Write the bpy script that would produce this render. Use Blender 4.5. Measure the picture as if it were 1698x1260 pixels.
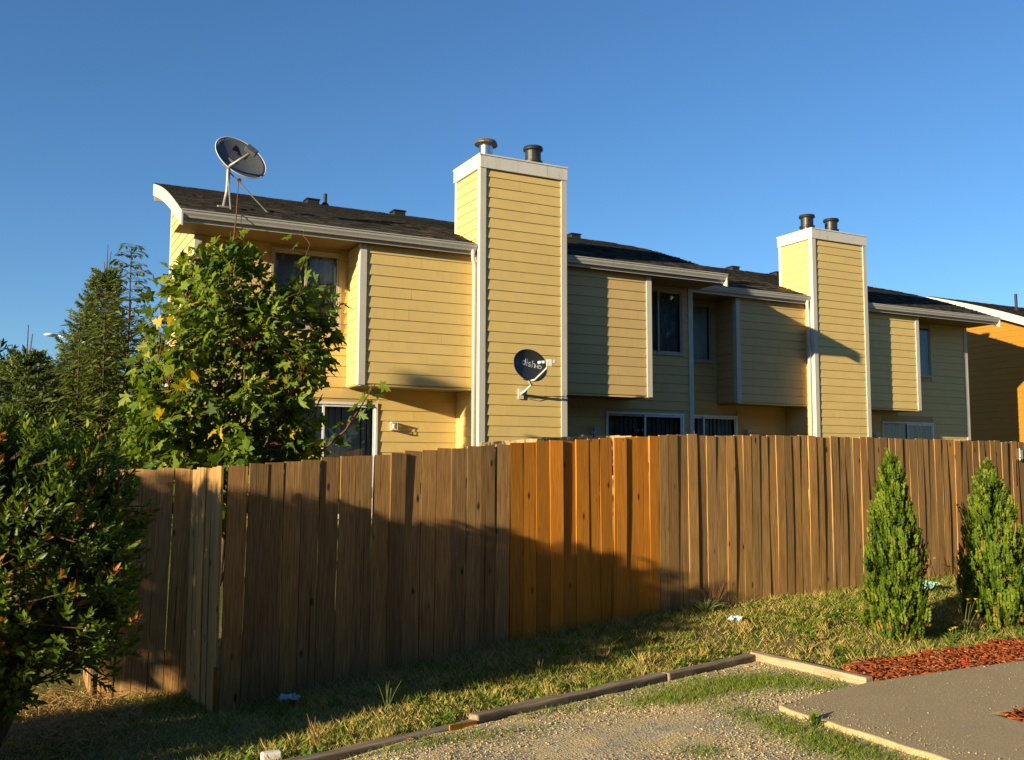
import bpy, math, random
import numpy as np
from mathutils import Matrix, Vector

for o in list(bpy.data.objects):
    bpy.data.objects.remove(o)
scene = bpy.context.scene
COL = scene.collection
rnd = random.Random(7)
rng = np.random.default_rng(11)

# ------------------------------------------------------------------ camera
EYE = Vector((0, 0, 1.65))
CR = Vector((0.8873187, -0.4611479, 0.0028551))
CU = Vector((-0.0441928, -0.0788677, 0.9959051))
CF = Vector((0.4590343, 0.8838113, 0.0903603))
cam = bpy.data.cameras.new('camera')
cam.sensor_width = 36.0
cam.lens = 36.0 * 1600 / 1698
cam.clip_start = 0.05
cam.clip_end = 3000
cam_o = bpy.data.objects.new('camera', cam)
COL.objects.link(cam_o)
m = Matrix.Identity(4)
for i in range(3):
    m[i][0], m[i][1], m[i][2], m[i][3] = CR[i], CU[i], -CF[i], EYE[i]
cam_o.matrix_world = m
scene.camera = cam_o

# ------------------------------------------------------------------ sky and sun
LIGHT = Vector((1.0, 0.270, -0.226)).normalized()       # travel direction of sunlight
TOSUN = -LIGHT
sun_el = math.asin(TOSUN.z)
sun_az = math.atan2(TOSUN.x, TOSUN.y)                    # clockwise from +Y
world = bpy.data.worlds.new('World')
scene.world = world
world.use_nodes = True
wn = world.node_tree.nodes
wl = world.node_tree.links
for n in list(wn):
    wn.remove(n)
sky = wn.new('ShaderNodeTexSky')
sky.sky_type = 'NISHITA'
sky.sun_disc = False
sky.sun_elevation = sun_el
sky.sun_rotation = sun_az
sky.altitude = 60
sky.air_density = 1.0
sky.dust_density = 0.0
sky.ozone_density = 5.0
bg = wn.new('ShaderNodeBackground')
bg.inputs['Strength'].default_value = 0.087
wo = wn.new('ShaderNodeOutputWorld')
hs = wn.new('ShaderNodeHueSaturation')
hs.inputs['Saturation'].default_value = 1.03
wl.new(sky.outputs[0], hs.inputs['Color'])
wl.new(hs.outputs[0], bg.inputs[0])
wl.new(bg.outputs[0], wo.inputs[0])

sun = bpy.data.lights.new('sun', 'SUN')
sun.energy = 5.0
sun.angle = math.radians(0.53)
sun.color = (1.0, 0.86, 0.55)
sun_o = bpy.data.objects.new('sun', sun)
COL.objects.link(sun_o)
sun_o.location = (-20, -8, 12)
sun_o.rotation_euler = LIGHT.to_track_quat('-Z', 'Y').to_euler()

scene.view_settings.view_transform = 'Standard'
scene.view_settings.look = 'None'
scene.view_settings.exposure = 1.02
scene.view_settings.gamma = 1.0
scene.view_settings.use_curve_mapping = False

# ------------------------------------------------------------------ helpers: materials
class NT:
    def __init__(self, name):
        self.m = bpy.data.materials.new(name)
        self.m.use_nodes = True
        self.t = self.m.node_tree
        self.n = self.t.nodes
        self.b = self.n['Principled BSDF']
        self.o = self.n['Material Output']
    def add(self, typ, **kw):
        nd = self.n.new(typ)
        for k, v in kw.items():
            if k.startswith('i_'):
                key = k[2:]
                key = int(key) if key.isdigit() else key.replace('_', ' ')
                s = nd.inputs[key]
                if hasattr(v, 'is_output') or isinstance(v, bpy.types.NodeSocket):
                    self.t.links.new(v, s)
                else:
                    s.default_value = v
            else:
                setattr(nd, k, v)
        return nd
    def link(self, a, b):
        self.t.links.new(a, b)
    def coord(self, scale=(1, 1, 1), rand=0.0, kind='Object'):
        tc = self.add('ShaderNodeTexCoord')
        out = tc.outputs[kind]
        if rand:
            oi = self.add('ShaderNodeObjectInfo')
            mu = self.add('ShaderNodeMath', operation='MULTIPLY', i_0=oi.outputs['Random'], i_1=rand)
            va = self.add('ShaderNodeVectorMath', operation='ADD', i_0=out, i_1=mu.outputs[0])
            out = va.outputs[0]
        mp = self.add('ShaderNodeMapping', i_Vector=out, i_Scale=scale)
        return mp.outputs[0]
    def noise(self, vec, scale=5, detail=4, rough=0.55, dist=0.0):
        return self.add('ShaderNodeTexNoise', i_Vector=vec, i_Scale=scale, i_Detail=detail, i_Roughness=rough, i_Distortion=dist).outputs['Fac']
    def ramp(self, fac, stops):
        r = self.add('ShaderNodeValToRGB', i_Fac=fac)
        els = r.color_ramp.elements
        while len(els) < len(stops):
            els.new(0.5)
        for e, (p, c) in zip(els, stops):
            e.position = p
            e.color = (c[0], c[1], c[2], 1) if not isinstance(c, (int, float)) else (c, c, c, 1)
        return r.outputs[0]
    def mix(self, fac, a, b, blend='MIX'):
        nd = self.add('ShaderNodeMix', data_type='RGBA', blend_type=blend)
        for idx, v in ((0, fac), (6, a), (7, b)):
            s = nd.inputs[idx]
            if isinstance(v, bpy.types.NodeSocket):
                self.link(v, s)
            elif isinstance(v, (int, float)):
                s.default_value = v
            else:
                s.default_value = (v[0], v[1], v[2], 1)
        return nd.outputs[2]
    def bump(self, h, strength=0.3, dist=0.01):
        b = self.add('ShaderNodeBump', i_Strength=strength, i_Distance=dist, i_Height=h)
        self.link(b.outputs[0], self.b.inputs['Normal'])
    def base(self, c):
        s = self.b.inputs['Base Color']
        if isinstance(c, bpy.types.NodeSocket):
            self.link(c, s)
        else:
            s.default_value = (c[0], c[1], c[2], 1)
    def set(self, rough=0.6, spec=0.3, metal=0.0):
        self.b.inputs['Roughness'].default_value = rough
        self.b.inputs['Specular IOR Level'].default_value = spec
        self.b.inputs['Metallic'].default_value = metal

def scale_c(c, k):
    return tuple(min(1.0, x * k) for x in c)

def mat_paint(name, col, var=0.10, rough=0.55, dirt=0.25, streak=True):
    t = NT(name)
    v = t.coord((1, 1, 1), 37.0)
    n1 = t.noise(v, 2.2, 5, 0.6)
    oi = t.add('ShaderNodeObjectInfo')
    c = t.mix(oi.outputs['Random'], scale_c(col, 1 - var * 0.5), scale_c(col, 1 + var * 0.5))
    c = t.mix(t.ramp(n1, [(0.35, 0.0), (0.75, 1.0)]), c, scale_c(col, 1 - var))
    v2 = t.coord((9, 9, 0.7), 11.0)
    n2 = t.noise(v2, 1.6, 5, 0.7)
    d = t.ramp(n2, [(0.55, 0.0), (0.85, dirt)])
    c = t.mix(d, c, (0.16, 0.13, 0.085))
    t.base(c)
    t.set(rough, 0.3)
    n3 = t.noise(t.coord((1, 1, 1), 5.0), 60, 3, 0.6)
    t.bump(n3, 0.12, 0.004)
    return t.m

def mat_wood(name, cols, knots=True, grain=120, dark=(0.03, 0.022, 0.015), rough=0.85, foot=None):
    """boards with the grain along object Z; cols = (dark, mid, light)"""
    t = NT(name)
    oi = t.add('ShaderNodeObjectInfo')
    v = t.coord((1, 1, 0.035), 53.0)
    g = t.noise(v, grain, 6, 0.6, 0.4)
    big = t.noise(t.coord((1, 1, 0.25), 21.0), 3.0, 4, 0.6)
    c = t.ramp(g, [(0.28, cols[0]), (0.52, cols[1]), (0.76, cols[2])])
    hue = t.ramp(oi.outputs['Random'], [(0.0, (0.68, 0.64, 0.62)), (0.35, (1.0, 0.97, 0.93)), (0.7, (1.18, 1.04, 0.84)), (1.0, (0.84, 0.84, 0.88))])
    c = t.mix(1.0, c, hue, 'MULTIPLY')
    c = t.mix(t.ramp(big, [(0.42, 0.0), (0.75, 0.45)]), c, cols[0])
    if knots:
        vk = t.coord((7.0, 7.0, 2.6), 91.0)
        vo = t.add('ShaderNodeTexVoronoi', i_Vector=vk, i_Scale=1.0, i_Randomness=1.0)
        k = t.ramp(vo.outputs['Distance'], [(0.045, 1.0), (0.12, 0.0)])
        c = t.mix(k, c, dark)
    crack = t.noise(t.coord((1, 1, 0.012), 77.0), 42, 2, 0.5, 0.2)
    ck = t.ramp(crack, [(0.66, 0.0), (0.72, 0.75)])
    c = t.mix(ck, c, dark)
    t.base(c)
    t.set(rough, 0.12)
    t.bump(t.mix(0.5, g, t.ramp(crack, [(0.6, 1.0), (0.72, 0.0)])), 0.40, 0.005)
    return t.m

def mat_leaf(name, stops, rough=0.45, trans=0.35, spec=0.35):
    """tint attribute (0..1) picks the leaf colour"""
    t = NT(name)
    at = t.add('ShaderNodeAttribute', attribute_name='tint')
    c = t.ramp(at.outputs['Fac'], stops)
    n = t.noise(t.coord((1, 1, 1)), 30, 2, 0.5)
    c = t.mix(t.ramp(n, [(0.3, 0.0), (0.8, 0.35)]), c, (0.02, 0.03, 0.008))
    t.base(c)
    t.set(rough, spec)
    tr = t.add('ShaderNodeBsdfTranslucent')
    bright = t.mix(1.0, c, (1.3, 1.25, 0.6), 'MULTIPLY')
    t.link(bright, tr.inputs['Color'])
    mx = t.add('ShaderNodeMixShader')
    mx.inputs[0].default_value = trans
    t.link(t.b.outputs[0], mx.inputs[1])
    t.link(tr.outputs[0], mx.inputs[2])
    t.link(mx.outputs[0], t.o.inputs['Surface'])
    return t.m

def mat_simple(name, col, rough=0.5, spec=0.4, metal=0.0, var=0.12, nscale=14, bump=0.0):
    t = NT(name)
    n = t.noise(t.coord((1, 1, 1), 13.0), nscale, 4, 0.6)
    c = t.mix(t.ramp(n, [(0.3, 0.0), (0.75, 1.0)]), scale_c(col, 1 + var), scale_c(col, 1 - var * 1.6))
    t.base(c)
    t.set(rough, spec, metal)
    if bump:
        t.bump(n, bump, 0.004)
    return t.m

def mat_glass(name):
    t = NT(name)
    fr = t.add('ShaderNodeFresnel')
    fr.inputs['IOR'].default_value = 1.6
    tp = t.add('ShaderNodeBsdfTransparent')
    tp.inputs['Color'].default_value = (0.72, 0.78, 0.76, 1)
    gl = t.add('ShaderNodeBsdfGlossy')
    gl.inputs['Roughness'].default_value = 0.015
    gl.inputs['Color'].default_value = (0.9, 0.95, 1, 1)
    mx = t.add('ShaderNodeMixShader')
    t.link(fr.outputs[0], mx.inputs[0])
    t.link(tp.outputs[0], mx.inputs[1])
    t.link(gl.outputs[0], mx.inputs[2])
    t.link(mx.outputs[0], t.o.inputs['Surface'])
    return t.m

YEL = (0.69, 0.488, 0.18)
M_SIDE = mat_paint('siding_yellow_paint', YEL, 0.08, 0.55, 0.20)
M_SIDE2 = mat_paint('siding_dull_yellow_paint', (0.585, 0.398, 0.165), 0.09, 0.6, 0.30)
M_SIDEO = mat_paint('siding_orange_paint', (0.35, 0.155, 0.011), 0.07, 0.55, 0.12)
M_SHEATH = mat_paint('sheathing_paint', scale_c(YEL, 0.75), 0.08, 0.7, 0.3)
M_TRIM = mat_paint('trim_white_paint', (0.56, 0.515, 0.455), 0.10, 0.5, 0.35)
M_CAP = mat_paint('cap_white_paint', (0.68, 0.64, 0.58), 0.12, 0.5, 0.75)
M_GUT = mat_paint('gutter_white_metal', (0.47, 0.44, 0.40), 0.12, 0.4, 0.35)
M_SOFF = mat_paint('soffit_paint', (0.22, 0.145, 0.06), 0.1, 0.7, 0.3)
M_VINYL = mat_simple('vinyl_white_frame', (0.74, 0.73, 0.71), 0.4, 0.4, 0, 0.06)
M_ALU = mat_simple('tan_window_frame', (0.42, 0.36, 0.26), 0.45, 0.4, 0, 0.1)
M_GLASS = mat_glass('window_glass')
M_BLIND = mat_simple('blind_cloth', (0.78, 0.77, 0.73), 0.8, 0.2, 0, 0.1, 3)
M_ROOM = mat_simple('room_dark', (0.05, 0.045, 0.04), 0.9, 0.1)
M_CURT = mat_simple('curtain_cloth', (0.40, 0.40, 0.38), 0.9, 0.1, 0, 0.3, 5)
M_FLUE = mat_simple('flue_black_metal', (0.022, 0.020, 0.019), 0.45, 0.5, 0.0, 0.4, 9, 0.1)
M_STEEL = mat_simple('galvanised_steel', (0.62, 0.63, 0.64), 0.28, 0.5, 1.0, 0.15)
M_RUST = mat_simple('weathered_cap_metal', (0.16, 0.13, 0.11), 0.5, 0.4, 0.5, 0.4)
M_VENTB = mat_simple('vent_black', (0.020, 0.020, 0.022), 0.6, 0.4)
M_DISH = mat_simple('dish_shaded_grey', (0.095, 0.10, 0.108), 0.45, 0.4, 0, 0.06)  # grey darkened so the sunlit dish face reads as shaded
M_DISHD = mat_simple('dish_charcoal_paint', (0.035, 0.036, 0.042), 0.4, 0.4, 0, 0.1)
M_POLE = mat_simple('mast_grey_metal', (0.30, 0.28, 0.25), 0.45, 0.4, 0.2, 0.2)
M_ARM = mat_simple('arm_pale_metal', (0.62, 0.60, 0.55), 0.45, 0.4, 0.0, 0.1)
M_LNB = mat_simple('receiver_grey_plastic', (0.10, 0.10, 0.105), 0.5, 0.3)
M_LNBP = mat_simple('receiver_pale_plastic', (0.42, 0.41, 0.40), 0.5, 0.3)
M_INKB = mat_simple('ink_black', (0.008, 0.008, 0.009), 0.6, 0.2)
M_INKW = mat_simple('ink_pale', (0.62, 0.62, 0.62), 0.6, 0.2)
M_INKG = mat_simple('ink_grey', (0.10, 0.10, 0.11), 0.6, 0.2)
M_CABLE = mat_simple('cable_black', (0.015, 0.015, 0.015), 0.5, 0.3)

t = NT('asphalt_shingle')
v = t.coord((1, 1, 1), 0)
at = t.add('ShaderNodeAttribute', attribute_name='tint')
g = t.noise(v, 140, 2, 0.6)
c = t.ramp(at.outputs['Fac'], [(0.0, (0.022, 0.020, 0.018)), (0.5, (0.055, 0.048, 0.040)), (1.0, (0.088, 0.076, 0.062))])
c = t.mix(t.ramp(g, [(0.35, 0.0), (0.7, 0.6)]), c, (0.015, 0.014, 0.013))
moss = t.noise(v, 1.3, 4, 0.7)
c = t.mix(t.ramp(moss, [(0.60, 0.0), (0.75, 0.35)]), c, (0.07, 0.065, 0.02))
t.base(c); t.set(0.9, 0.15); t.bump(g, 0.5, 0.004)
M_SHIN = t.m

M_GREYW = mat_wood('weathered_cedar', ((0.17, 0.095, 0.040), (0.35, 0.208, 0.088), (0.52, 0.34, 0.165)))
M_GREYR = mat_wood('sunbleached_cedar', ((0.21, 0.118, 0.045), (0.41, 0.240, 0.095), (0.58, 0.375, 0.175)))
M_ORANGE = mat_wood('orange_stained_cedar', ((0.37, 0.143, 0.020), (0.55, 0.225, 0.030), (0.67, 0.30, 0.05)), dark=(0.07, 0.022, 0.006))
M_PALEW = mat_wood('pale_cedar', ((0.25, 0.16, 0.09), (0.40, 0.28, 0.17), (0.52, 0.40, 0.26)))
M_RAIL = mat_wood('rail_wood', ((0.07, 0.05, 0.03), (0.13, 0.09, 0.055), (0.2, 0.14, 0.09)), knots=False)
def mat_timber(name, cols):
    t = NT(name)
    g = t.noise(t.coord((0.05, 1, 1), 31.0, 'Object'), 48, 6, 0.65, 0.4)
    c = t.ramp(g, [(0.3, cols[0]), (0.52, cols[1]), (0.75, cols[2])])
    b = t.noise(t.coord((1, 1, 1), 9.0), 4, 4, 0.7)
    c = t.mix(t.ramp(b, [(0.5, 0.0), (0.75, 0.6)]), c, cols[0])
    t.base(c); t.set(0.9, 0.1); t.bump(g, 0.6, 0.008)
    return t.m
M_TIMB = mat_timber('old_timber', ((0.15, 0.11, 0.075), (0.29, 0.215, 0.145), (0.44, 0.335, 0.23)))
M_TIMBP = mat_timber('pale_timber', ((0.22, 0.15, 0.09), (0.40, 0.29, 0.18), (0.52, 0.41, 0.27)))
M_BARK = mat_wood('bark', ((0.05, 0.035, 0.022), (0.11, 0.08, 0.05), (0.17, 0.13, 0.085)), knots=False)
M_TWIG = mat_simple('red_twig', (0.16, 0.055, 0.03), 0.7, 0.2)

M_MAPLE = mat_leaf('maple_leaf', [(0.0, (0.060, 0.115, 0.016)), (0.45, (0.175, 0.255, 0.027)), (0.82, (0.36, 0.41, 0.045)), (0.93, (0.46, 0.42, 0.04)), (0.965, (0.62, 0.44, 0.03)), (1.0, (0.45, 0.17, 0.03))], 0.5, 0.42, 0.25)
M_LEAFY = mat_leaf('young_tree_leaf', [(0.0, (0.065, 0.105, 0.022)), (0.6, (0.165, 0.215, 0.035)), (0.9, (0.29, 0.28, 0.05)), (1.0, (0.24, 0.17, 0.05))], 0.5, 0.28)
M_FIR = mat_leaf('fir_needle', [(0.0, (0.055, 0.095, 0.030)), (0.6, (0.165, 0.225, 0.06)), (1.0, (0.31, 0.34, 0.09))], 0.55, 0.18)
M_DARKT = mat_leaf('dark_tree_leaf', [(0.0, (0.015, 0.028, 0.012)), (1.0, (0.045, 0.06, 0.022))], 0.6, 0.2)
M_CEDAR = mat_leaf('arborvitae_spray', [(0.0, (0.035, 0.080, 0.007)), (0.5, (0.125, 0.195, 0.014)), (0.9, (0.255, 0.315, 0.024)), (0.96, (0.34, 0.27, 0.05)), (1.0, (0.30, 0.15, 0.05))], 0.55, 0.28, 0.2)
M_LAUREL = mat_leaf('strawberry_tree_leaf', [(0.0, (0.045, 0.085, 0.010)), (0.6, (0.16, 0.235, 0.020)), (0.88, (0.36, 0.40, 0.035)), (0.93, (0.36, 0.17, 0.04)), (1.0, (0.46, 0.13, 0.03))], 0.42, 0.30, 0.25)
M_GRASS = mat_leaf('grass_blade', [(0.0, (0.095, 0.165, 0.014)), (0.4, (0.215, 0.275, 0.024)), (0.55, (0.37, 0.32, 0.065)), (0.75, (0.57, 0.41, 0.135)), (1.0, (0.68, 0.49, 0.19))], 0.6, 0.3, 0.2)
M_WEEDL = mat_leaf('weed_leaf', [(0.0, (0.085, 0.17, 0.014)), (1.0, (0.20, 0.31, 0.025))], 0.45, 0.3, 0.3)
M_STRAW = mat_leaf('straw', [(0.0, (0.38, 0.20, 0.065)), (1.0, (0.66, 0.42, 0.16))], 0.7, 0.2, 0.2)
M_FALL = mat_leaf('fallen_leaf', [(0.0, (0.45, 0.17, 0.045)), (0.5, (0.50, 0.30, 0.10)), (1.0, (0.55, 0.42, 0.10))], 0.6, 0.2, 0.2)
M_MULCH = mat_leaf('bark_mulch_chip', [(0.0, (0.10, 0.022, 0.010)), (0.5, (0.33, 0.065, 0.018)), (0.85, (0.46, 0.13, 0.035)), (1.0, (0.46, 0.30, 0.16))], 0.8, 0.05, 0.15)
M_STONE = mat_leaf('gravel_stone', [(0.0, (0.22, 0.165, 0.09)), (0.5, (0.48, 0.365, 0.205)), (0.9, (0.68, 0.545, 0.33)), (1.0, (0.74, 0.63, 0.42))], 0.85, 0.0, 0.2)

# ------------------------------------------------------------------ helpers: meshes
class MB:
    def __init__(self):
        self.v = []
        self.f = []
    def box(self, x0, x1, y0, y1, z0, z1):
        b = len(self.v)
        self.v += [(x0, y0, z0), (x1, y0, z0), (x1, y1, z0), (x0, y1, z0), (x0, y0, z1), (x1, y0, z1), (x1, y1, z1), (x0, y1, z1)]
        self.f += [tuple(b + i for i in q) for q in ((0, 3, 2, 1), (4, 5, 6, 7), (0, 1, 5, 4), (1, 2, 6, 5), (2, 3, 7, 6), (3, 0, 4, 7))]
        return self
    def hexa(self, pts):
        b = len(self.v)
        self.v += [tuple(p) for p in pts]
        self.f += [tuple(b + i for i in q) for q in ((0, 3, 2, 1), (4, 5, 6, 7), (0, 1, 5, 4), (1, 2, 6, 5), (2, 3, 7, 6), (3, 0, 4, 7))]
        return self
    def prism(self, poly, axis, a, b_):
        """poly of 2D points extruded along axis ('x','y','z') from a to b_"""
        n = len(poly)
        s = len(self.v)
        def pt(p, q):
            return {'x': (q, p[0], p[1]), 'y': (p[0], q, p[1]), 'z': (p[0], p[1], q)}[axis]
        self.v += [pt(p, a) for p in poly] + [pt(p, b_) for p in poly]
        self.f.append(tuple(s + i for i in range(n))[::-1])
        self.f.append(tuple(s + n + i for i in range(n)))
        for i in range(n):
            j = (i + 1) % n
            self.f.append((s + i, s + j, s + n + j, s + n + i))
        return self
    def tube(self, pts, rad, seg=8, caps=True):
        pts = [Vector(p) for p in pts]
        if not isinstance(rad, (list, tuple)):
            rad = [rad] * len(pts)
        s = len(self.v)
        prev = None
        for i, p in enumerate(pts):
            d = (pts[min(i + 1, len(pts) - 1)] - pts[max(i - 1, 0)]).normalized()
            if prev is None:
                u = d.orthogonal().normalized()
            else:
                u = (prev - d * prev.dot(d))
                u = u.normalized() if u.length > 1e-6 else d.orthogonal().normalized()
            prev = u
            w = d.cross(u)
            for k in range(seg):
                a = 2 * math.pi * k / seg
                q = p + (u * math.cos(a) + w * math.sin(a)) * rad[i]
                self.v.append(tuple(q))
        for i in range(len(pts) - 1):
            for k in range(seg):
                k2 = (k + 1) % seg
                a, b = s + i * seg, s + (i + 1) * seg
                self.f.append((a + k, a + k2, b + k2, b + k))
        if caps:
            self.f.append(tuple(s + k for k in range(seg))[::-1])
            e = s + (len(pts) - 1) * seg
            self.f.append(tuple(e + k for k in range(seg)))
        return self
    def lathe(self, c, prof, seg=24):
        s = len(self.v)
        for r, z in prof:
            for k in range(seg):
                a = 2 * math.pi * k / seg
                self.v.append((c[0] + r * math.cos(a), c[1] + r * math.sin(a), c[2] + z))
        n = len(prof)
        for i in range(n - 1):
            for k in range(seg):
                k2 = (k + 1) % seg
                self.f.append((s + i * seg + k, s + i * seg + k2, s + (i + 1) * seg + k2, s + (i + 1) * seg + k))
        self.f.append(tuple(s + k for k in range(seg))[::-1])
        self.f.append(tuple(s + (n - 1) * seg + k for k in range(seg)))
        return self
    def build(self, name, mat, parent=None, smooth=False, bevel=0.0):
        me = bpy.data.meshes.new(name)
        me.from_pydata(self.v, [], self.f)
        me.materials.append(mat)
        if smooth:
            for p in me.polygons:
                p.use_smooth = True
        me.update()
        return place(name, me, parent, bevel)

def place(name, me, parent=None, bevel=0.0):
    """link a mesh that is given in world coordinates; parent may be an Empty anywhere"""
    o = bpy.data.objects.new(name, me)
    COL.objects.link(o)
    if parent is not None:
        o.parent = parent
        if parent.type == 'EMPTY':
            o.matrix_parent_inverse = Matrix.Translation(parent.location).inverted()
    if bevel:
        bm = o.modifiers.new('bevel', 'BEVEL')
        bm.width = bevel
        bm.segments = 2
        bm.limit_method = 'ANGLE'
    return o

def thing(name, loc, label, cat, group=None):
    o = bpy.data.objects.new(name, None)
    o.empty_display_size = 0.2
    COL.objects.link(o)
    o.location = loc
    tag(o, label, cat, group)
    return o

def tag(o, label, cat, group=None):
    o['label'] = label
    o['category'] = cat
    if group:
        o['group'] = group
    return o

def np_mesh(name, V, T, tint, mat):
    """triangle mesh from arrays with a per-vertex tint attribute"""
    me = bpy.data.meshes.new(name)
    V = np.asarray(V, dtype=np.float32)
    T = np.asarray(T, dtype=np.int32)
    me.vertices.add(len(V))
    me.vertices.foreach_set('co', V.ravel())
    me.loops.add(T.size)
    me.loops.foreach_set('vertex_index', T.ravel())
    me.polygons.add(len(T))
    me.polygons.foreach_set('loop_start', np.arange(0, T.size, 3, dtype=np.int32))
    me.polygons.foreach_set('loop_total', np.full(len(T), 3, dtype=np.int32))
    a = me.attributes.new('tint', 'FLOAT', 'POINT')
    a.data.foreach_set('value', np.asarray(tint, dtype=np.float32))
    me.materials.append(mat)
    me.update(calc_edges=True)
    return me

def unit(a):
    return a / np.maximum(np.linalg.norm(a, axis=-1, keepdims=True), 1e-9)

def basis(tip, nrm):
    """rotation matrices with columns tip (x), side (y), normal (z)"""
    x = unit(tip)
    y = unit(np.cross(nrm, x))
    z = np.cross(x, y)
    return np.stack([x, y, z], axis=-1)

def scatter(name, tv, tf, B, pos, size, tint, mat):
    tv = np.asarray(tv, float)
    tf = np.asarray(tf, int)
    n = len(pos)
    size = np.asarray(size, float)
    if size.ndim == 1:
        size = size[:, None] * np.ones((1, 3))
    V = np.einsum('nij,nkj->nki', B, tv[None] * size[:, None, :]) + pos[:, None, :]
    T = (tf[None] + (np.arange(n) * len(tv))[:, None, None]).reshape(-1, 3)
    return np_mesh(name, V.reshape(-1, 3), T, np.repeat(tint, len(tv)), mat)

def leaf_parts(parent, name, tv, tf, B, pos, size, tint, mat, keep=300):
    """the leaves nearest the camera become objects of their own, the rest one mesh"""
    d = (pos - np.array(EYE)) @ np.array(CF)
    lat = (pos - np.array(EYE)) @ np.array(CR)
    inview = np.abs(lat / d) < 0.53
    score = d + np.where(inview, 0, 100)
    order = np.argsort(score)
    near, rest = order[:keep], order[keep:]
    nv = 20
    variants = []
    for k in range(nv):
        j = near[int(k * len(near) / nv)]
        variants.append(np_mesh(name, tv, tf, np.full(len(tv), tint[j]), mat))
    ploc = parent.location if parent.type == 'EMPTY' else Vector((0, 0, 0))
    for k, j in enumerate(near):
        o = bpy.data.objects.new(name, variants[min(nv - 1, int(k * nv / len(near)))] if False else variants[rnd.randrange(nv)])
        COL.objects.link(o)
        sz = np.ones(3) * size[j]
        mm = Matrix(B[j].tolist()).to_4x4() @ Matrix.Diagonal((float(sz[0]), float(sz[1]), float(sz[2]), 1.0))
        mm.translation = Vector(pos[j])
        o.parent = parent
        o.matrix_parent_inverse = Matrix.Translation(ploc).inverted()
        o.matrix_basis = mm
    me = scatter('foliage', tv, tf, B[rest], pos[rest], size[rest], tint[rest], mat)
    f = place('foliage', me, parent)
    f['kind'] = 'stuff'
    return f

# ------------------------------------------------------------------ terrain
FX = np.array([1.44, 2.714, 3.937, 4.898, 5.83, 7.349, 8.582, 10.179, 11.633, 13.251])
FY = np.array([7.475, 7.571, 7.662, 7.734, 7.804, 7.918, 8.011, 8.13, 8.239, 8.361])
FT = np.array([1.654, 1.759, 1.863, 1.926, 1.979, 2.003, 2.005, 2.006, 2.009, 2.005])
FB = np.array([-0.163, -0.004, 0.118, 0.19, 0.245, 0.272, 0.285, 0.33, 0.355, 0.38])

def sstep(a):
    a = np.clip(a, 0, 1)
    return a * a * (3 - 2 * a)

def tz(X, Y):
    X = np.asarray(X, float)
    Y = np.asarray(Y, float)
    b = np.interp(X, np.concatenate([[-3, 0.7], FX]), np.concatenate([[-0.22, -0.19], FB]))
    yF = np.interp(X, np.concatenate([[-3, 1.0], FX]), np.concatenate([[8.3, 8.2], FY]))
    yT = np.interp(X, [-3, 1.6, 5.74, 6.4, 20], [5.3, 5.5, 6.5, 6.05, 6.05])
    n = np.interp(X, [-3, 0.5, 2.2], [-0.12, -0.09, 0.0])
    z = n + (b - n) * sstep((Y - yT) / (yF - yT))
    z = z + (0.62 - z) * sstep((Y - yF) / (14.5 - yF)) * (Y > yF)
    return z

def tz1(x, y):
    return float(tz(x, y))

def make_ground():
    xs = np.concatenate([[-900, -400, -150, -60, -25, -12, -6], np.arange(-3, 15.01, 0.12), [16, 18, 22, 30, 50, 100, 250, 600, 1000]])
    ys = np.concatenate([[-500, -200, -80, -30, -10, -4], np.arange(0, 3.5, 0.5), np.arange(3.5, 10.01, 0.12), np.arange(10.5, 24, 0.7), [28, 40, 70, 150, 400, 1000]])
    GX, GY = np.meshgrid(xs, ys, indexing='ij')
    Z = tz(GX, GY)
    lump = rng.normal(0, 0.006, GX.shape)
    # the path, the gravel and the bark beds lie lower than the lawn
    Z = Z + lump * ((GX > 0) & (GX < 14) & (GY > 5.5) & (GY < 9.5))
    inside = ((GX > 4.55) & (GY < 5.45)) | ((GX > 5.8) & (GY < 6.2) & (GY > 5.2))
    Z = np.where(inside, Z - 0.05, Z)
    V = np.stack([GX, GY, Z], -1).reshape(-1, 3)
    nx, ny = GX.shape
    idx = np.arange(nx * ny).reshape(nx, ny)
    a, b, c, d = idx[:-1, :-1], idx[1:, :-1], idx[1:, 1:], idx[:-1, 1:]
    T = np.concatenate([np.stack([a, b, c], -1).reshape(-1, 3), np.stack([a, c, d], -1).reshape(-1, 3)])
    t = NT('lawn_soil')
    v = t.coord((1, 1, 1))
    n1 = t.noise(v, 1.1, 6, 0.65)
    n2 = t.noise(v, 26, 5, 0.7)
    c1 = t.ramp(n2, [(0.30, (0.10, 0.08, 0.035)), (0.5, (0.18, 0.145, 0.055)), (0.72, (0.33, 0.25, 0.11))])
    c2 = t.ramp(n2, [(0.30, (0.045, 0.06, 0.014)), (0.55, (0.10, 0.115, 0.024)), (0.75, (0.17, 0.165, 0.05))])
    t.base(t.mix(t.ramp(n1, [(0.42, 0.0), (0.60, 1.0)]), c1, c2))
    t.set(0.95, 0.1)
    t.bump(n2, 0.7, 0.03)
    g = place('ground', np_mesh('ground', V, T, np.zeros(len(V)), t.m))
    g['kind'] = 'structure'
    return g
make_ground()

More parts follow.
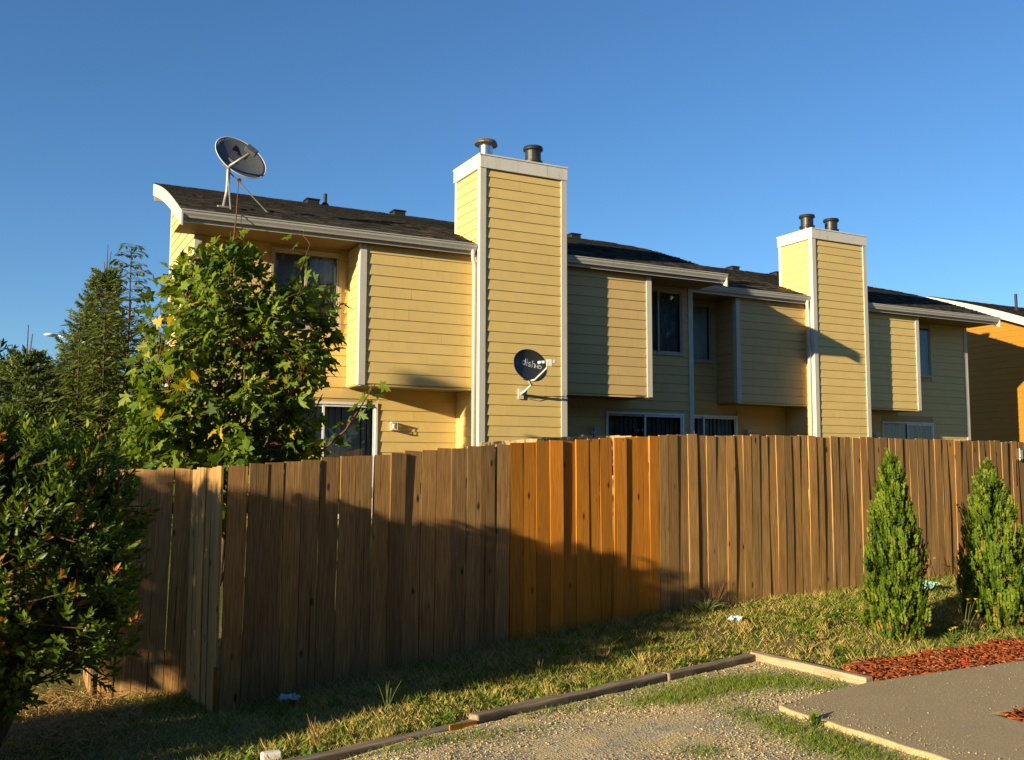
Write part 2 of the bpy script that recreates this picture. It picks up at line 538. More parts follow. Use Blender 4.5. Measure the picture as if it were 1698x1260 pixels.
# ------------------------------------------------------------------ gravel bed and path
TL0, TL1 = Vector((0.2, 5.13, 0)), Vector((5.74, 6.57, 0))
def make_gravel():
    t = NT('gravel_dirt')
    v = t.coord((1, 1, 1))
    n1 = t.noise(v, 1.7, 5, 0.6)
    n2 = t.noise(v, 60, 4, 0.7)
    vo = t.add('ShaderNodeTexVoronoi', i_Vector=v, i_Scale=75.0, i_Randomness=1.0)
    st = t.ramp(vo.outputs['Color'], [(0.1, (0.22, 0.175, 0.11)), (0.5, (0.45, 0.36, 0.23)), (0.9, (0.68, 0.57, 0.38))])
    dirt = t.ramp(n2, [(0.3, (0.56, 0.385, 0.17)), (0.7, (0.78, 0.57, 0.28))])
    t.base(t.mix(t.ramp(n1, [(0.42, 0.0), (0.62, 1.0)]), st, dirt))
    t.set(0.95, 0.1)
    t.bump(t.mix(0.5, vo.outputs['Distance'], n2), 0.8, 0.012)
    poly = [(-3, 4.32), (0.2, 5.08), (5.70, 6.50), (5.80, 5.40), (4.74, 5.17), (4.74, -2), (-3, -2)]
    xs = np.arange(-3, 5.9, 0.1)
    ys = np.arange(-2, 6.6, 0.1)
    V, T = [], []
    def top(x):
        return np.interp(x, [-3, 0.2, 5.74], [4.28, 5.08, 6.50])
    for x in xs:
        for y in ys:
            V.append((x, y, 0))
    V = np.array(V)
    yt = top(V[:, 0])
    V[:, 1] = np.minimum(V[:, 1], yt)
    V[:, 2] = tz(V[:, 0], V[:, 1]) + 0.012 + rng.normal(0, 0.004, len(V))
    ny = len(ys)
    for i in range(len(xs) - 1):
        for j in range(ny - 1):
            a = i * ny + j
            if V[a + ny][1] - V[a + ny + 1][1] == 0 and V[a][1] == V[a + 1][1]:
                continue
            cx, cy = xs[i] + 0.05, ys[j] + 0.05
            if cx > 4.85 and cy < 5.1 + (cx - 4.74) * 0.22:
                continue
            T.append((a, a + ny, a + ny + 1))
            T.append((a, a + ny + 1, a + 1))
    g = place('gravel_bed', np_mesh('gravel_bed', V, T, np.zeros(len(V)), t.m))
    g['kind'] = 'structure'
make_gravel()

t = NT('path_concrete')
v = t.coord((1, 1, 1))
n1 = t.noise(v, 2.0, 6, 0.65)
n2 = t.noise(v, 85, 5, 0.75)
vo = t.add('ShaderNodeTexVoronoi', i_Vector=v, i_Scale=95.0)
c = t.ramp(n2, [(0.30, (0.24, 0.17, 0.085)), (0.52, (0.45, 0.335, 0.18)), (0.72, (0.62, 0.48, 0.28))])
c = t.mix(t.ramp(n1, [(0.4, 0.0), (0.7, 0.5)]), c, (0.36, 0.265, 0.145))
sp = t.ramp(vo.outputs['Distance'], [(0.10, 0.8), (0.22, 0.0)])
spn = t.ramp(t.noise(v, 9, 3), [(0.52, 0.0), (0.68, 1.0)])
c = t.mix(t.mix(1.0, sp, spn, 'MULTIPLY'), c, (0.60, 0.51, 0.38))
t.base(c); t.set(0.9, 0.15); t.bump(t.mix(0.5, n2, vo.outputs['Distance']), 0.6, 0.006)
M_PATH = t.m
def path_piece(poly):
    mb = MB()
    mb.prism(poly, 'z', -0.10, 0.050)
    o = mb.build('path', M_PATH, None, False, 0.012)
    o['kind'] = 'structure'
    return o
edge = [(4.71, 5.13)]
y = 5.0
while y > -2:
    edge.append((4.70 + rnd.uniform(-0.018, 0.018) - 0.01, y))
    y -= 0.16
path_piece([(5.795, -2), (5.80, 4.325), (16, 4.335), (16, 5.385), (7.6, 5.375), (6.6, 5.385), (5.82, 5.37), (5.2, 5.25), (4.80, 5.165)] + edge)

def beam(name, p0, p1, w, z0, z1, mat, parent=None, bevel=0.006, wob=0.0):
    """box along p0->p1 in plan, own local axes (x along) so that the grain follows it"""
    d = Vector((p1[0] - p0[0], p1[1] - p0[1], 0))
    L = d.length
    me = bpy.data.meshes.new(name)
    mb = MB()
    n = max(1, int(L / 0.25))
    for i in range(n + 1):
        x = L * i / n
        j = [rnd.uniform(-wob, wob) for _ in range(4)]
        mb.v += [(x, -w / 2 + j[0], z0), (x, w / 2 + j[1], z0), (x, w / 2 + j[1], z1 + j[2]), (x, -w / 2 + j[0], z1 + j[3])]
    for i in range(n):
        a, b = i * 4, i * 4 + 4
        for k in range(4):
            k2 = (k + 1) % 4
            mb.f.append((a + k, b + k, b + k2, a + k2))
    mb.f.append((0, 1, 2, 3))
    e = n * 4
    mb.f.append((e + 3, e + 2, e + 1, e))
    me.from_pydata(mb.v, [], mb.f)
    me.materials.append(mat)
    o = bpy.data.objects.new(name, me)
    COL.objects.link(o)
    mw = Matrix.Translation((p0[0], p0[1], 0)) @ Matrix.Rotation(math.atan2(d.y, d.x), 4, 'Z')
    if parent is not None:
        o.parent = parent
        o.matrix_parent_inverse = Matrix.Translation(parent.location).inverted() if parent.type == 'EMPTY' else Matrix.Identity(4)
    o.matrix_basis = mw
    if bevel:
        bm = o.modifiers.new('bevel', 'BEVEL')
        bm.width = bevel
        bm.segments = 2
    return o

dirT = (TL1 - TL0).normalized()
cuts = [(0.0, 'dark old timber edging at the near left end beside the dry grass'),
        (2.62, 'grey timber edging with a broken orange splinter, middle of the row'),
        (4.55, 'grey weathered timber edging meeting the pale timber at the corner')]
for i, (s0, lab) in enumerate(cuts):
    s1 = cuts[i + 1][0] - 0.006 if i + 1 < len(cuts) else (TL1 - TL0).length
    a, b = TL0 + dirT * s0, TL0 + dirT * s1
    off = Vector((-dirT.y, dirT.x, 0)) * (0.012 * (i % 2))
    zb = min(0, tz1(a.x, a.y))
    o = beam('landscape_timber', a + off, b + off, 0.095, zb - 0.05, 0.052 + 0.006 * i + zb * 0.25, M_TIMB, None, 0.012, 0.006)
    tag(o, lab, 'timber', 'timbers edging the gravel bed')
sp = beam('splinter', TL0 + dirT * 2.38 + Vector((0.012, -0.050, 0)), TL0 + dirT * 2.60 + Vector((0.012, -0.050, 0)), 0.010, 0.012, 0.042, M_ORANGE, None, 0.0, 0.003)
tag(sp, 'split orange sliver of wood on the side of the old timber edging', 'wood splinter')
o = beam('landscape_timber', (5.785, 6.60), (5.865, 5.395), 0.085, -0.04, 0.075, M_TIMBP, None, 0.010, 0.003)
tag(o, 'pale new timber edging between the gravel and the red mulch', 'timber', 'timbers edging the gravel bed')

def path_grit():
    n = 1500
    X = np.where(rng.random(n) < 0.45, 4.72 + np.abs(rng.normal(0, 0.16, n)), rng.uniform(4.75, 9, n))
    Y = np.where(X < 5.75, rng.uniform(3.2, 5.3, n), 4.36 + rng.beta(0.6, 0.6, n) * 0.98)
    Y = np.minimum(Y, 5.12 + np.clip(X - 4.74, 0, 1.1) * 0.22)
    tv = np.array([(1, 0, 0), (-1, 0, 0), (0, 1, 0), (0, -1, 0), (0, 0, 0.8), (0, 0, -0.6)], float) * 0.5
    tf = [(0, 2, 4), (2, 1, 4), (1, 3, 4), (3, 0, 4), (2, 0, 5), (1, 2, 5), (3, 1, 5), (0, 3, 5)]
    tip = rng.normal(0, 1, (n, 3)) * np.array([1, 1, 0.2])
    nr = np.tile(np.array([0, 0, 1.0]), (n, 1)) + rng.normal(0, 0.2, (n, 3))
    s_ = rng.gamma(1.8, 0.0022, n) + 0.003
    o = place('path_grit', scatter('path_grit', tv, tf, basis(tip, nr), np.stack([X, Y, 0.050 + s_ * 0.2], -1), s_, rng.beta(1.6, 3.0, n), M_STONE))
    o['kind'] = 'stuff'
    tag(o, 'scattered grit lying on the concrete path', 'grit')
path_grit()

# mulch beds: soil sheet plus chips
t = NT('mulch_soil')
n = t.noise(t.coord((1, 1, 1)), 30, 5, 0.7)
t.base(t.ramp(n, [(0.3, (0.05, 0.014, 0.008)), (0.6, (0.22, 0.05, 0.016)), (0.8, (0.36, 0.11, 0.03))]))
t.set(0.95, 0.1); t.bump(n, 0.8, 0.02)
M_MSOIL = t.m
def sheet(name, poly_fn, xs, ys, mat, lift):
    V, T = [], []
    for x in xs:
        y0, y1 = poly_fn(x)
        for k in np.linspace(0, 1, ys):
            y = y0 + (y1 - y0) * k
            V.append((x, y, tz1(x, y) + lift + rnd.uniform(-0.005, 0.005)))
    for i in range(len(xs) - 1):
        for j in range(ys - 1):
            a = i * ys + j
            T += [(a, a + ys, a + ys + 1), (a, a + ys + 1, a + 1)]
    o = place(name, np_mesh(name, V, T, np.zeros(len(V)), mat))
    o['kind'] = 'structure'
    return o
def mul_range(x):
    return 5.40, float(np.interp(x, [5.9, 6.1, 6.6, 7.2, 8, 9, 16], [5.55, 5.93, 5.98, 6.02, 6.08, 6.05, 6.05])) + 0.03 * math.sin(x * 7)
sheet('mulch_bed', mul_range, np.arange(5.92, 15, 0.12), 8, M_MSOIL, 0.030)
sheet('mulch_bed', lambda x: (-1.5, 4.31), np.arange(5.82, 14, 0.3), 20, M_MSOIL, 0.030)
def chips(n, fx, fy0, fy1, name, label):
    X = rng.uniform(*fx, n)
    if callable(fy1):
        y1 = np.array([fy1(x) for x in X])
    else:
        y1 = fy1
    Y = fy0 + (y1 - fy0) * rng.random(n) + rng.normal(0, 0.012, n)
    ang = rng.normal(0.25, 0.9, n)
    tip = np.stack([np.cos(ang), np.sin(ang), rng.normal(0, 0.16, n)], -1)
    nr = np.stack([rng.normal(0, 0.35, n), rng.normal(0, 0.35, n), np.ones(n)], -1)
    tv = [(-0.5, -0.5, -0.5), (0.5, -0.35, -0.5), (0.5, 0.4, -0.5), (-0.5, 0.5, -0.5), (-0.42, -0.5, 0.5), (0.5, -0.3, 0.4), (0.42, 0.4, 0.5), (-0.5, 0.45, 0.5)]
    q = ((4, 5, 6, 7), (0, 1, 5, 4), (1, 2, 6, 5), (2, 3, 7, 6), (3, 0, 4, 7))
    tf = [t3 for a in q for t3 in ((a[0], a[1], a[2]), (a[0], a[2], a[3]))]
    size = np.stack([rng.uniform(0.025, 0.10, n), rng.uniform(0.006, 0.015, n), rng.uniform(0.003, 0.008, n)], -1)
    Z = tz(X, Y) + 0.034 + rng.uniform(-0.002, 0.022, n)
    me = scatter(name, tv, tf, basis(tip, nr), np.stack([X, Y, Z], -1), size, rng.beta(2.2, 1.7, n), M_MULCH)
    o = place(name, me)
    o['kind'] = 'stuff'
    tag(o, label, 'mulch')
chips(7500, (5.93, 11.5), 5.395, lambda x: mul_range(x)[1], 'bark_mulch', 'red bark mulch strip between the path and the dry grass')
chips(1800, (5.83, 7.6), 3.3, 4.30, 'bark_mulch', 'red bark mulch corner at the right edge beyond the path')

# gravel stones
def gravel_stones():
    n = 40000
    X = rng.uniform(0.6, 5.75, n)
    top = np.interp(X, [0.2, 5.74], [5.06, 6.49])
    Y = top - rng.beta(1.0, 1.4, n) * 2.7
    dirt = np.exp(-(((X - 3.65) / 0.75) ** 2 + ((Y - 5.22) / 0.26) ** 2)) + np.exp(-(((X - 3.05) / 0.65) ** 2 + ((Y - 4.92) / 0.24) ** 2))
    keep = (rng.random(n) > dirt * 1.05) & (Y > 3.6) & ~((X > 4.66) & (Y < 5.12 + (X - 4.74) * 0.24))
    X, Y = X[keep], Y[keep]
    n = len(X)
    tv = np.array([(1, 0, 0), (-1, 0, 0), (0, 1, 0), (0, -1, 0), (0, 0, 0.8), (0, 0, -0.6)], float) * 0.5
    tf = [(0, 2, 4), (2, 1, 4), (1, 3, 4), (3, 0, 4), (2, 0, 5), (1, 2, 5), (3, 1, 5), (0, 3, 5)]
    tip = rng.normal(0, 1, (n, 3))
    tip[:, 2] *= 0.3
    nr = np.stack([rng.normal(0, 0.3, n), rng.normal(0, 0.3, n), np.ones(n)], -1)
    s = rng.gamma(2.0, 0.0022, n) + 0.0045
    size = np.stack([s * rng.uniform(0.9, 1.5, n), s * rng.uniform(0.8, 1.2, n), s * rng.uniform(0.6, 1.1, n)], -1)
    Z = tz(X, Y) + 0.014 + s * 0.15
    o = place('gravel', scatter('gravel', tv, tf, basis(tip, nr), np.stack([X, Y, Z], -1), size, rng.beta(2, 1.8, n), M_STONE))
    o['kind'] = 'stuff'
    tag(o, 'loose pale gravel stones in the bed edged with timber', 'gravel')
gravel_stones()
# ------------------------------------------------------------------ townhouses
EXPO = 0.195
def siding(parent, face, v, a0, a1, z0, z1, holes=(), mat=M_SIDE, zo=0.75, clip=None):
    """one clapboard per course; face is the outward side: 'y-', 'x-' or 'x+'"""
    k0 = math.floor((z0 - zo) / EXPO)
    k = k0
    while zo + k * EXPO < z1 - 0.01:
        zb, zt = max(z0, zo + k * EXPO), min(z1, zo + (k + 1) * EXPO)
        k += 1
        if zt - zb < 0.02:
            continue
        s0, s1 = a0, a1
        if clip:
            s0, s1 = clip(s0, s1, zt)
            if s1 - s0 < 0.05:
                continue
        spans = [(s0, s1)]
        for (h0, h1, hz0, hz1) in holes:
            if hz0 < zt - 0.03 and hz1 > zb + 0.03:
                new = []
                for (p, q) in spans:
                    if h1 <= p or h0 >= q:
                        new.append((p, q))
                    else:
                        if h0 > p:
                            new.append((p, h0))
                        if h1 < q:
                            new.append((h1, q))
                spans = new
        cut = []
        for (p, q) in spans:
            if q - p > 1.55 and rnd.random() < 0.30:
                x_ = p + (q - p) * rnd.uniform(0.25, 0.75)
                cut += [(p, x_ - 0.0015), (x_ + 0.0015, q)]
            else:
                cut.append((p, q))
        for (p, q) in cut:
            if q - p < 0.03:
                continue
            j = rnd.uniform(-0.0015, 0.0015)
            db, dt = 0.017 + j, 0.004
            lo = zb + 0.005
            mb = MB()
            def P(s, d, z):
                if face == 'y-':
                    return (s, v - d, z)
                if face == 'x-':
                    return (v - d, s, z)
                return (v + d, s, z)
            mb.hexa([P(p, db, lo), P(q, db, lo), P(q, -0.002, lo), P(p, -0.002, lo), P(p, dt, zt), P(q, dt, zt), P(q, -0.002, zt), P(p, -0.002, zt)])
            mb.build('siding_board', mat(p) if callable(mat) else mat, parent)

def corner(parent, x, y, z0, z1, sx, wide=0.09, name='corner_board', mat=None):
    """L-shaped corner board; sx=-1: the corner's side face looks to -X, +1: to +X"""
    t0 = 0.032
    if sx < 0:
        poly = [(x - t0, y - t0), (x + wide, y - t0), (x + wide, y), (x, y), (x, y + wide), (x - t0, y + wide)]
    else:
        poly = [(x + t0, y - t0), (x + t0, y + wide), (x, y + wide), (x, y), (x - wide, y), (x - wide, y - t0)]
    return MB().prism(poly, 'z', z0, z1).build(name, mat or M_TRIM, parent)

def opening(root, name, x0, x1, z0, z1, y, fmat, sashes, cloth, slats=0, lit=False):
    """window or sliding door set into the wall at plane y (outward is -Y)"""
    w = 0.045
    mb = MB()
    ya, yb = y - 0.034, y + 0.05
    mb.box(x0, x1, ya, yb, z1 - w, z1)
    mb.box(x0, x1, ya, yb, z0, z0 + w)
    mb.box(x0, x0 + w, ya, yb, z0 + w, z1 - w)
    mb.box(x1 - w, x1, ya, yb, z0 + w, z1 - w)
    win = mb.build(name, fmat, root)
    xm = (x0 + x1) / 2
    for i, (a, b, dy, sm) in enumerate(((x0 + w, xm + 0.03, 0.012, sashes[0]), (xm - 0.03, x1 - w, -0.012, sashes[1]))):
        s = 0.04
        mb = MB()
        yc = y + 0.008 + dy
        c, d = z0 + w + 0.002, z1 - w - 0.002
        mb.box(a, b, yc - 0.011, yc + 0.011, d - s, d)
        mb.box(a, b, yc - 0.011, yc + 0.011, c, c + s)
        mb.box(a, a + s, yc - 0.011, yc + 0.011, c + s, d - s)
        mb.box(b - s, b, yc - 0.011, yc + 0.011, c + s, d - s)
        mb.build('sash', sm, win)
        pn = MB()
        pn.v = [(a + s - 0.004, yc, c + s - 0.004), (b - s + 0.004, yc, c + s - 0.004), (b - s + 0.004, yc, d - s + 0.004), (a + s - 0.004, yc, d - s + 0.004)]
        pn.f = [(0, 1, 2, 3)]
        pn.build('pane', M_GLASS, win)
    # room behind
    mb = MB()
    yr = y + 0.9
    mb.box(x0 - 0.3, x1 + 0.3, yr, yr + 0.02, z0 - 0.2, z1 + 0.2)
    mb.box(x0 - 0.32, x0 - 0.3, y + 0.13, yr, z0 - 0.2, z1 + 0.2)
    mb.box(x1 + 0.3, x1 + 0.32, y + 0.13, yr, z0 - 0.2, z1 + 0.2)
    mb.box(x0 - 0.32, x1 + 0.32, y + 0.13, yr, z1 + 0.2, z1 + 0.22)
    mb.box(x0 - 0.32, x1 + 0.32, y + 0.13, yr, z0 - 0.22, z0 - 0.2)
    mb.build('room_shell', M_ROOM, win)
    if slats:
        n = slats
        for i in range(n):
            a = x0 + w + (x1 - x0 - 2 * w) * (i + 0.5) / n + rnd.uniform(-0.01, 0.01)
            if rnd.random() < 0.06:
                continue
            tw = rnd.uniform(0.12, 0.45)
            hw = (x1 - x0) / n * 0.5
            mb = MB()
            dx, dy = hw * math.cos(tw), hw * math.sin(tw)
            mb.hexa([(a - dx, y + 0.11 - dy, z0 + 0.06), (a + dx, y + 0.11 + dy, z0 + 0.06), (a + dx, y + 0.114 + dy, z0 + 0.06), (a - dx, y + 0.114 - dy, z0 + 0.06),
                     (a - dx, y + 0.11 - dy, z1 - 0.06), (a + dx, y + 0.11 + dy, z1 - 0.06), (a + dx, y + 0.114 + dy, z1 - 0.06), (a - dx, y + 0.114 - dy, z1 - 0.06)])
            mb.build('blind_slat', cloth, win)
    elif cloth:
        mb = MB()
        pts = []
        n = 40
        for i in range(n + 1):
            pts.append((x0 + w + (x1 - x0 - 2 * w) * i / n, y + 0.10 + 0.012 * math.sin(i * 1.9) * (0.4 + 0.6 * rnd.random())))
        for i in range(n):
            (a, ya_), (b, yb_) = pts[i], pts[i + 1]
            s = len(mb.v)
            mb.v += [(a, ya_, z0 + 0.05), (b, yb_, z0 + 0.05), (b, yb_, z1 - 0.05), (a, ya_, z1 - 0.05)]
            mb.f.append((s, s + 1, s + 2, s + 3))
        mb.build('curtain', cloth, win, True)
    return win

def wall_lamp(root, x, y, z):
    mb = MB()
    mb.box(x - 0.055, x + 0.055, y - 0.03, y - 0.016, z - 0.075, z + 0.075)
    mb.box(x - 0.06, x + 0.06, y - 0.135, y - 0.016, z + 0.055, z + 0.075)
    mb.box(x - 0.06, x + 0.06, y - 0.135, y - 0.016, z - 0.075, z - 0.060)
    for a in (-0.055, 0.047):
        mb.box(x + a, x + a + 0.008, y - 0.13, y - 0.122, z - 0.06, z + 0.055)
    lamp = mb.build('wall_lamp', M_ARM, root)
    MB().lathe((x, y - 0.075, z - 0.045), [(0.02, 0), (0.034, 0.02), (0.036, 0.06), (0.015, 0.09)], 14).build('bulb', M_INKW, lamp, True)
    return lamp

def flue(parent, x, y, z, kind, h=0.5):
    if kind == 'black':
        p = [(0.20, 0), (0.20, 0.05), (0.165, 0.07), (0.165, h * 0.32), (0.195, h * 0.34), (0.195, h * 0.40), (0.158, h * 0.44), (0.158, h * 0.80), (0.195, h * 0.84), (0.205, h * 0.90), (0.19, h * 0.97), (0.10, h), (0.0, h + 0.01)]
        return MB().lathe((x, y, z), p, 28).build('flue_cap', M_FLUE, parent, False)
    a = MB().lathe((x, y, z), [(0.20, 0), (0.21, 0.08), (0.205, 0.14), (0.16, 0.17), (0.12, 0.18)], 28).build('flue_collar', M_FLUE, parent)
    MB().lathe((x, y, z + 0.15), [(0.135, 0), (0.135, 0.20), (0.12, 0.215)], 28).build('flue_pipe', M_STEEL, parent, False)
    mb = MB().lathe((0, 0, 0), [(0.10, -0.03), (0.225, 0.0), (0.225, 0.015), (0.20, 0.075), (0.02, 0.10)], 28)
    Rm = Matrix.Translation((x, y, z + 0.385)) @ Matrix.Rotation(math.radians(4), 4, 'Y')
    mb.v = [tuple(Rm @ Vector(p)) for p in mb.v]
    mb.build('flue_cap', M_RUST, parent)
    for q in range(4):
        an = q * math.pi / 2 + 0.5
        MB().tube([(x + 0.12 * math.cos(an), y + 0.12 * math.sin(an), z + 0.33), (x + 0.15 * math.cos(an), y + 0.15 * math.sin(an), z + 0.40)], 0.008, 5).build('cap_strut', M_STEEL, parent)

def townhouse(label, cx, YC, dz, Lw, Rw, ovl, ovr, flues, vents, pipes, mat=M_SIDE, full=True, skew=0.0, dull=0):
    root = thing('townhouse', (cx, YC + 2.5, 0.6), label, 'townhouse', 'townhouses in a row behind the fence')
    ze, zr = 5.80 + dz, 7.47 + dz
    Ye, Yr = YC + 0.10, YC + 4.75
    YB, YW, YK = YC + 0.29, YC + 1.05, YC + 4.05
    cl, cr = cx - 0.905, cx + 0.905
    bl, br = cl - 2.21, cr + 2.21
    xl, xr = cx - Lw, cx + Rw
    GZ = 0.45
    def rz(Y):
        u = (Y - Ye) / (Yr - Ye)
        return ze + (zr - ze) * (u + 0.055 * math.sin(math.pi * min(max(u, 0), 1)))
    def rinv(z):
        lo, hi = Ye, Yr
        for _ in range(40):
            mid = (lo + hi) / 2
            if rz(mid) < z:
                lo = mid
            else:
                hi = mid
        return lo
    def el(Y):
        return xl - ovl + skew * (Y - Ye) / (Yr - Ye)
    xre = xr + ovr
    # --- openings
    ops = []
    if full:
        for s in (-1, 1):
            wx = sorted((cx + s * 3.25, cx + s * 4.545))
            dx = sorted((cx + s * 2.51, cx + s * 4.53))
            ops.append(('window', wx[0], wx[1], 4.10 + dz, 5.56 + dz, s))
            ops.append(('sliding_door', dx[0], dx[1], 0.72, 2.83 + dz, s))
    # --- main wall with real openings
    mb = MB()
    xsb = sorted({xl, xr} | {o[1] for o in ops} | {o[2] for o in ops})
    topz = 5.9 + dz
    for a, b in zip(xsb, xsb[1:]):
        zs = [GZ, topz]
        cuts = sorted((o[3], o[4]) for o in ops if o[1] <= a + 1e-6 and o[2] >= b - 1e-6)
        z = GZ
        for c0, c1 in cuts:
            mb.box(a, b, YW, YW + 0.12, z, c0)
            z = c1
        mb.box(a, b, YW, YW + 0.12, z, topz)
    wall = mb.build('wall', M_SHEATH, root)
    holes = [(o[1] - 0.001, o[2] + 0.001, o[3], o[4]) for o in ops]
    if full:
        holes += [(bl - 0.001, br + 0.001, 3.11 + dz, 9)]
        holes += [(cl - 0.001, cr + 0.001, 0, 9)]
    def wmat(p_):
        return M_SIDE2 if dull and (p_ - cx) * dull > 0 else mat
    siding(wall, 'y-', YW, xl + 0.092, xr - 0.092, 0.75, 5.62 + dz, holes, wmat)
    # --- side walls and back wall
    def side(x, sgn):
        n = 10
        ys = [YW + 0.121 + (YK - YW - 0.121) * i / n for i in range(n + 1)]
        mb = MB()
        for i in range(n):
            y0, y1 = ys[i], ys[i + 1]
            xa, xb = (x, x + 0.12) if sgn < 0 else (x - 0.12, x)
            mb.hexa([(xa, y0, GZ), (xb, y0, GZ), (xb, y1, GZ), (xa, y1, GZ), (xa, y0, rz(y0) - 0.15), (xb, y0, rz(y0) - 0.15), (xb, y1, rz(y1) - 0.15), (xa, y1, rz(y1) - 0.15)])
        sw = mb.build('side_wall', M_SHEATH, root)
        def clip(s0, s1, zt):
            return max(s0, rinv(zt + 0.16)), s1
        if full or sgn < 0:
            siding(sw, 'x-' if sgn < 0 else 'x+', x, YW + 0.092, YK - 0.092, 0.75, rz(YK) - 0.2, (), mat, clip=clip)
        corner(sw, x, YW, GZ, 5.62 + dz, sgn)
        # rear corner board
        t0 = 0.024
        MB().box(min(x, x + sgn * t0), max(x, x + sgn * t0), YK - 0.09, YK + t0, GZ, rz(YK) - 0.2).build('corner_board', M_TRIM, sw)
    side(xl, -1)
    side(xr, 1)
    MB().box(xl + 0.121, xr - 0.121, YK - 0.12, YK, GZ, rz(YK) - 0.16).build('back_wall', M_SHEATH, root)
    # --- roof deck
    n = 14
    Ys = [Ye + (Yr - Ye) * i / n for i in range(n + 1)]
    mb = MB()
    for i in range(n):
        a, b = Ys[i], Ys[i + 1]
        mb.hexa([(el(a), a, rz(a) - 0.13), (xre, a, rz(a) - 0.13), (xre, b, rz(b) - 0.13), (el(b), b, rz(b) - 0.13),
                 (el(a), a, rz(a)), (xre, a, rz(a)), (xre, b, rz(b)), (el(b), b, rz(b))])
    roof = mb.build('roof', M_SOFF, root)
    # shingles
    V, T, tint = [], [], []
    def quad(p, tv):
        s = len(V)
        V.extend(p)
        T.extend([(s, s + 1, s + 2), (s, s + 2, s + 3)])
        tint.extend([tv] * 4)
    Y = Ye - 0.03
    row = 0
    while Y < Yr - 0.02:
        Y2 = min(Y + 0.136, Yr)
        x = el(Y) - 0.035 + rnd.uniform(-0.1, 0)
        while x < xre + 0.02:
            w = rnd.choice((0.13, 0.17, 0.22, 0.28))
            a, b = max(x, el(Y) - 0.035), min(x + w - 0.004, xre + 0.03)
            x += w
            if b - a < 0.02:
                continue
            if full and a < cr + 0.0 and b > cl and Y2 > YC and Y < YC + 1.13:
                if a < cl:
                    b = cl
                elif b > cr:
                    a = cr
                else:
                    continue
                if b - a < 0.02:
                    continue
            tv = min(1, max(0, rnd.gauss(0.5, 0.28)))
            h = rnd.choice((0.010, 0.014, 0.022))
            yy = Y + rnd.choice((0, 0, 0.0, 0.02))
            quad([(a, yy, rz(yy) + h), (b, yy, rz(yy) + h), (b, Y2 + 0.02, rz(Y2) + 0.006), (a, Y2 + 0.02, rz(Y2) + 0.006)], tv)
            quad([(a, yy, rz(yy) + 0.001), (b, yy, rz(yy) + 0.001), (b, yy, rz(yy) + h), (a, yy, rz(yy) + h)], tv * 0.5)
        Y = Y2
        row += 1
    x = el(Yr) - 0.03
    while x < xre:
        tv = rnd.random()
        b = min(x + 0.24, xre + 0.02)
        quad([(x, Yr - 0.14, rz(Yr - 0.14) + 0.02), (b, Yr - 0.14, rz(Yr - 0.14) + 0.012), (b, Yr + 0.02, rz(Yr) + 0.02), (x, Yr + 0.02, rz(Yr) + 0.03)], tv)
        x += 0.2
    sh = place('shingles', np_mesh('shingles', V, T, tint, M_SHIN), roof)
    sh['kind'] = 'stuff'
    # rake boards
    for sgn in (-1, 1):
        mb = MB()
        for i in range(n):
            a, b = Ys[i], Ys[i + 1]
            if i == 0:
                a = Ye - 0.05
            if sgn < 0:
                x0a, x1a, x0b, x1b = el(a) - 0.028, el(a) - 0.002, el(b) - 0.028, el(b) - 0.002
            else:
                x0a, x1a, x0b, x1b = xre + 0.002, xre + 0.028, xre + 0.002, xre + 0.028
            dd = 0.255
            mb.hexa([(x0a, a, rz(a) - dd), (x1a, a, rz(a) - dd), (x1b, b, rz(b) - dd), (x0b, b, rz(b) - dd),
                     (x0a, a, rz(a) - 0.006), (x1a, a, rz(a) - 0.006), (x1b, b, rz(b) - 0.006), (x0b, b, rz(b) - 0.006)])
        mb.build('rake_board', M_TRIM, root)
    MB().box(el(Yr), xre, Yr + 0.001, Yr + 0.03, zr - 0.36, zr - 0.004).build('fascia', M_TRIM, root)
    # soffits, fascia, gutters (left and right of the chimney)
    runs = [(el(Ye), cl - 0.004), (cr + 0.004, xre)] if full else [(el(Ye), xre)]
    for (a, b) in runs:
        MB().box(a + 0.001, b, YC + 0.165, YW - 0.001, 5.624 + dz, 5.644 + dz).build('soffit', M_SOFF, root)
        MB().box(a + 0.001, b, YC + 0.142, YC + 0.163, 5.61 + dz, 5.785 + dz).build('fascia', M_TRIM, root)
        q = [(0.030, 5.800), (0.030, 5.782), (0.044, 5.776), (0.046, 5.742), (0.070, 5.700), (0.078, 5.672), (0.140, 5.672), (0.140, 5.795), (0.128, 5.795), (0.128, 5.690), (0.088, 5.690), (0.058, 5.745), (0.056, 5.785), (0.042, 5.800)]
        ga = a - 0.03 if a < cx - 1 else a
        gb = b + 0.03 if b > cr + 1 else b
        if full and a < cx:
            gb = cl - 0.06
        MB().prism([(YC + p[0], p[1] + dz) for p in q][::-1], 'x', ga, gb).build('gutter', M_GUT, root)
    # --- roof furniture
    for (vx, off) in vents:
        vy = Yr - off
        zb = rz(vy)
        mb = MB().box(vx - 0.14, vx + 0.14, vy - 0.14, vy + 0.14, zb - 0.05, zb + 0.065)
        mb.box(vx - 0.16, vx + 0.16, vy - 0.16, vy + 0.16, zb + 0.066, zb + 0.10)
        mb.build('roof_vent', M_VENTB, roof, False, 0.02)
    for (vx, off, h) in pipes:
        vy = Yr - off
        zb = rz(vy)
        MB().lathe((vx, vy, zb - 0.05), [(0.10, 0), (0.10, 0.05), (0.055, 0.12), (0.045, 0.13), (0.045, 0.05 + h), (0.03, 0.05 + h)], 14).build('vent_pipe', M_VENTB, roof)
    if not full:
        return root
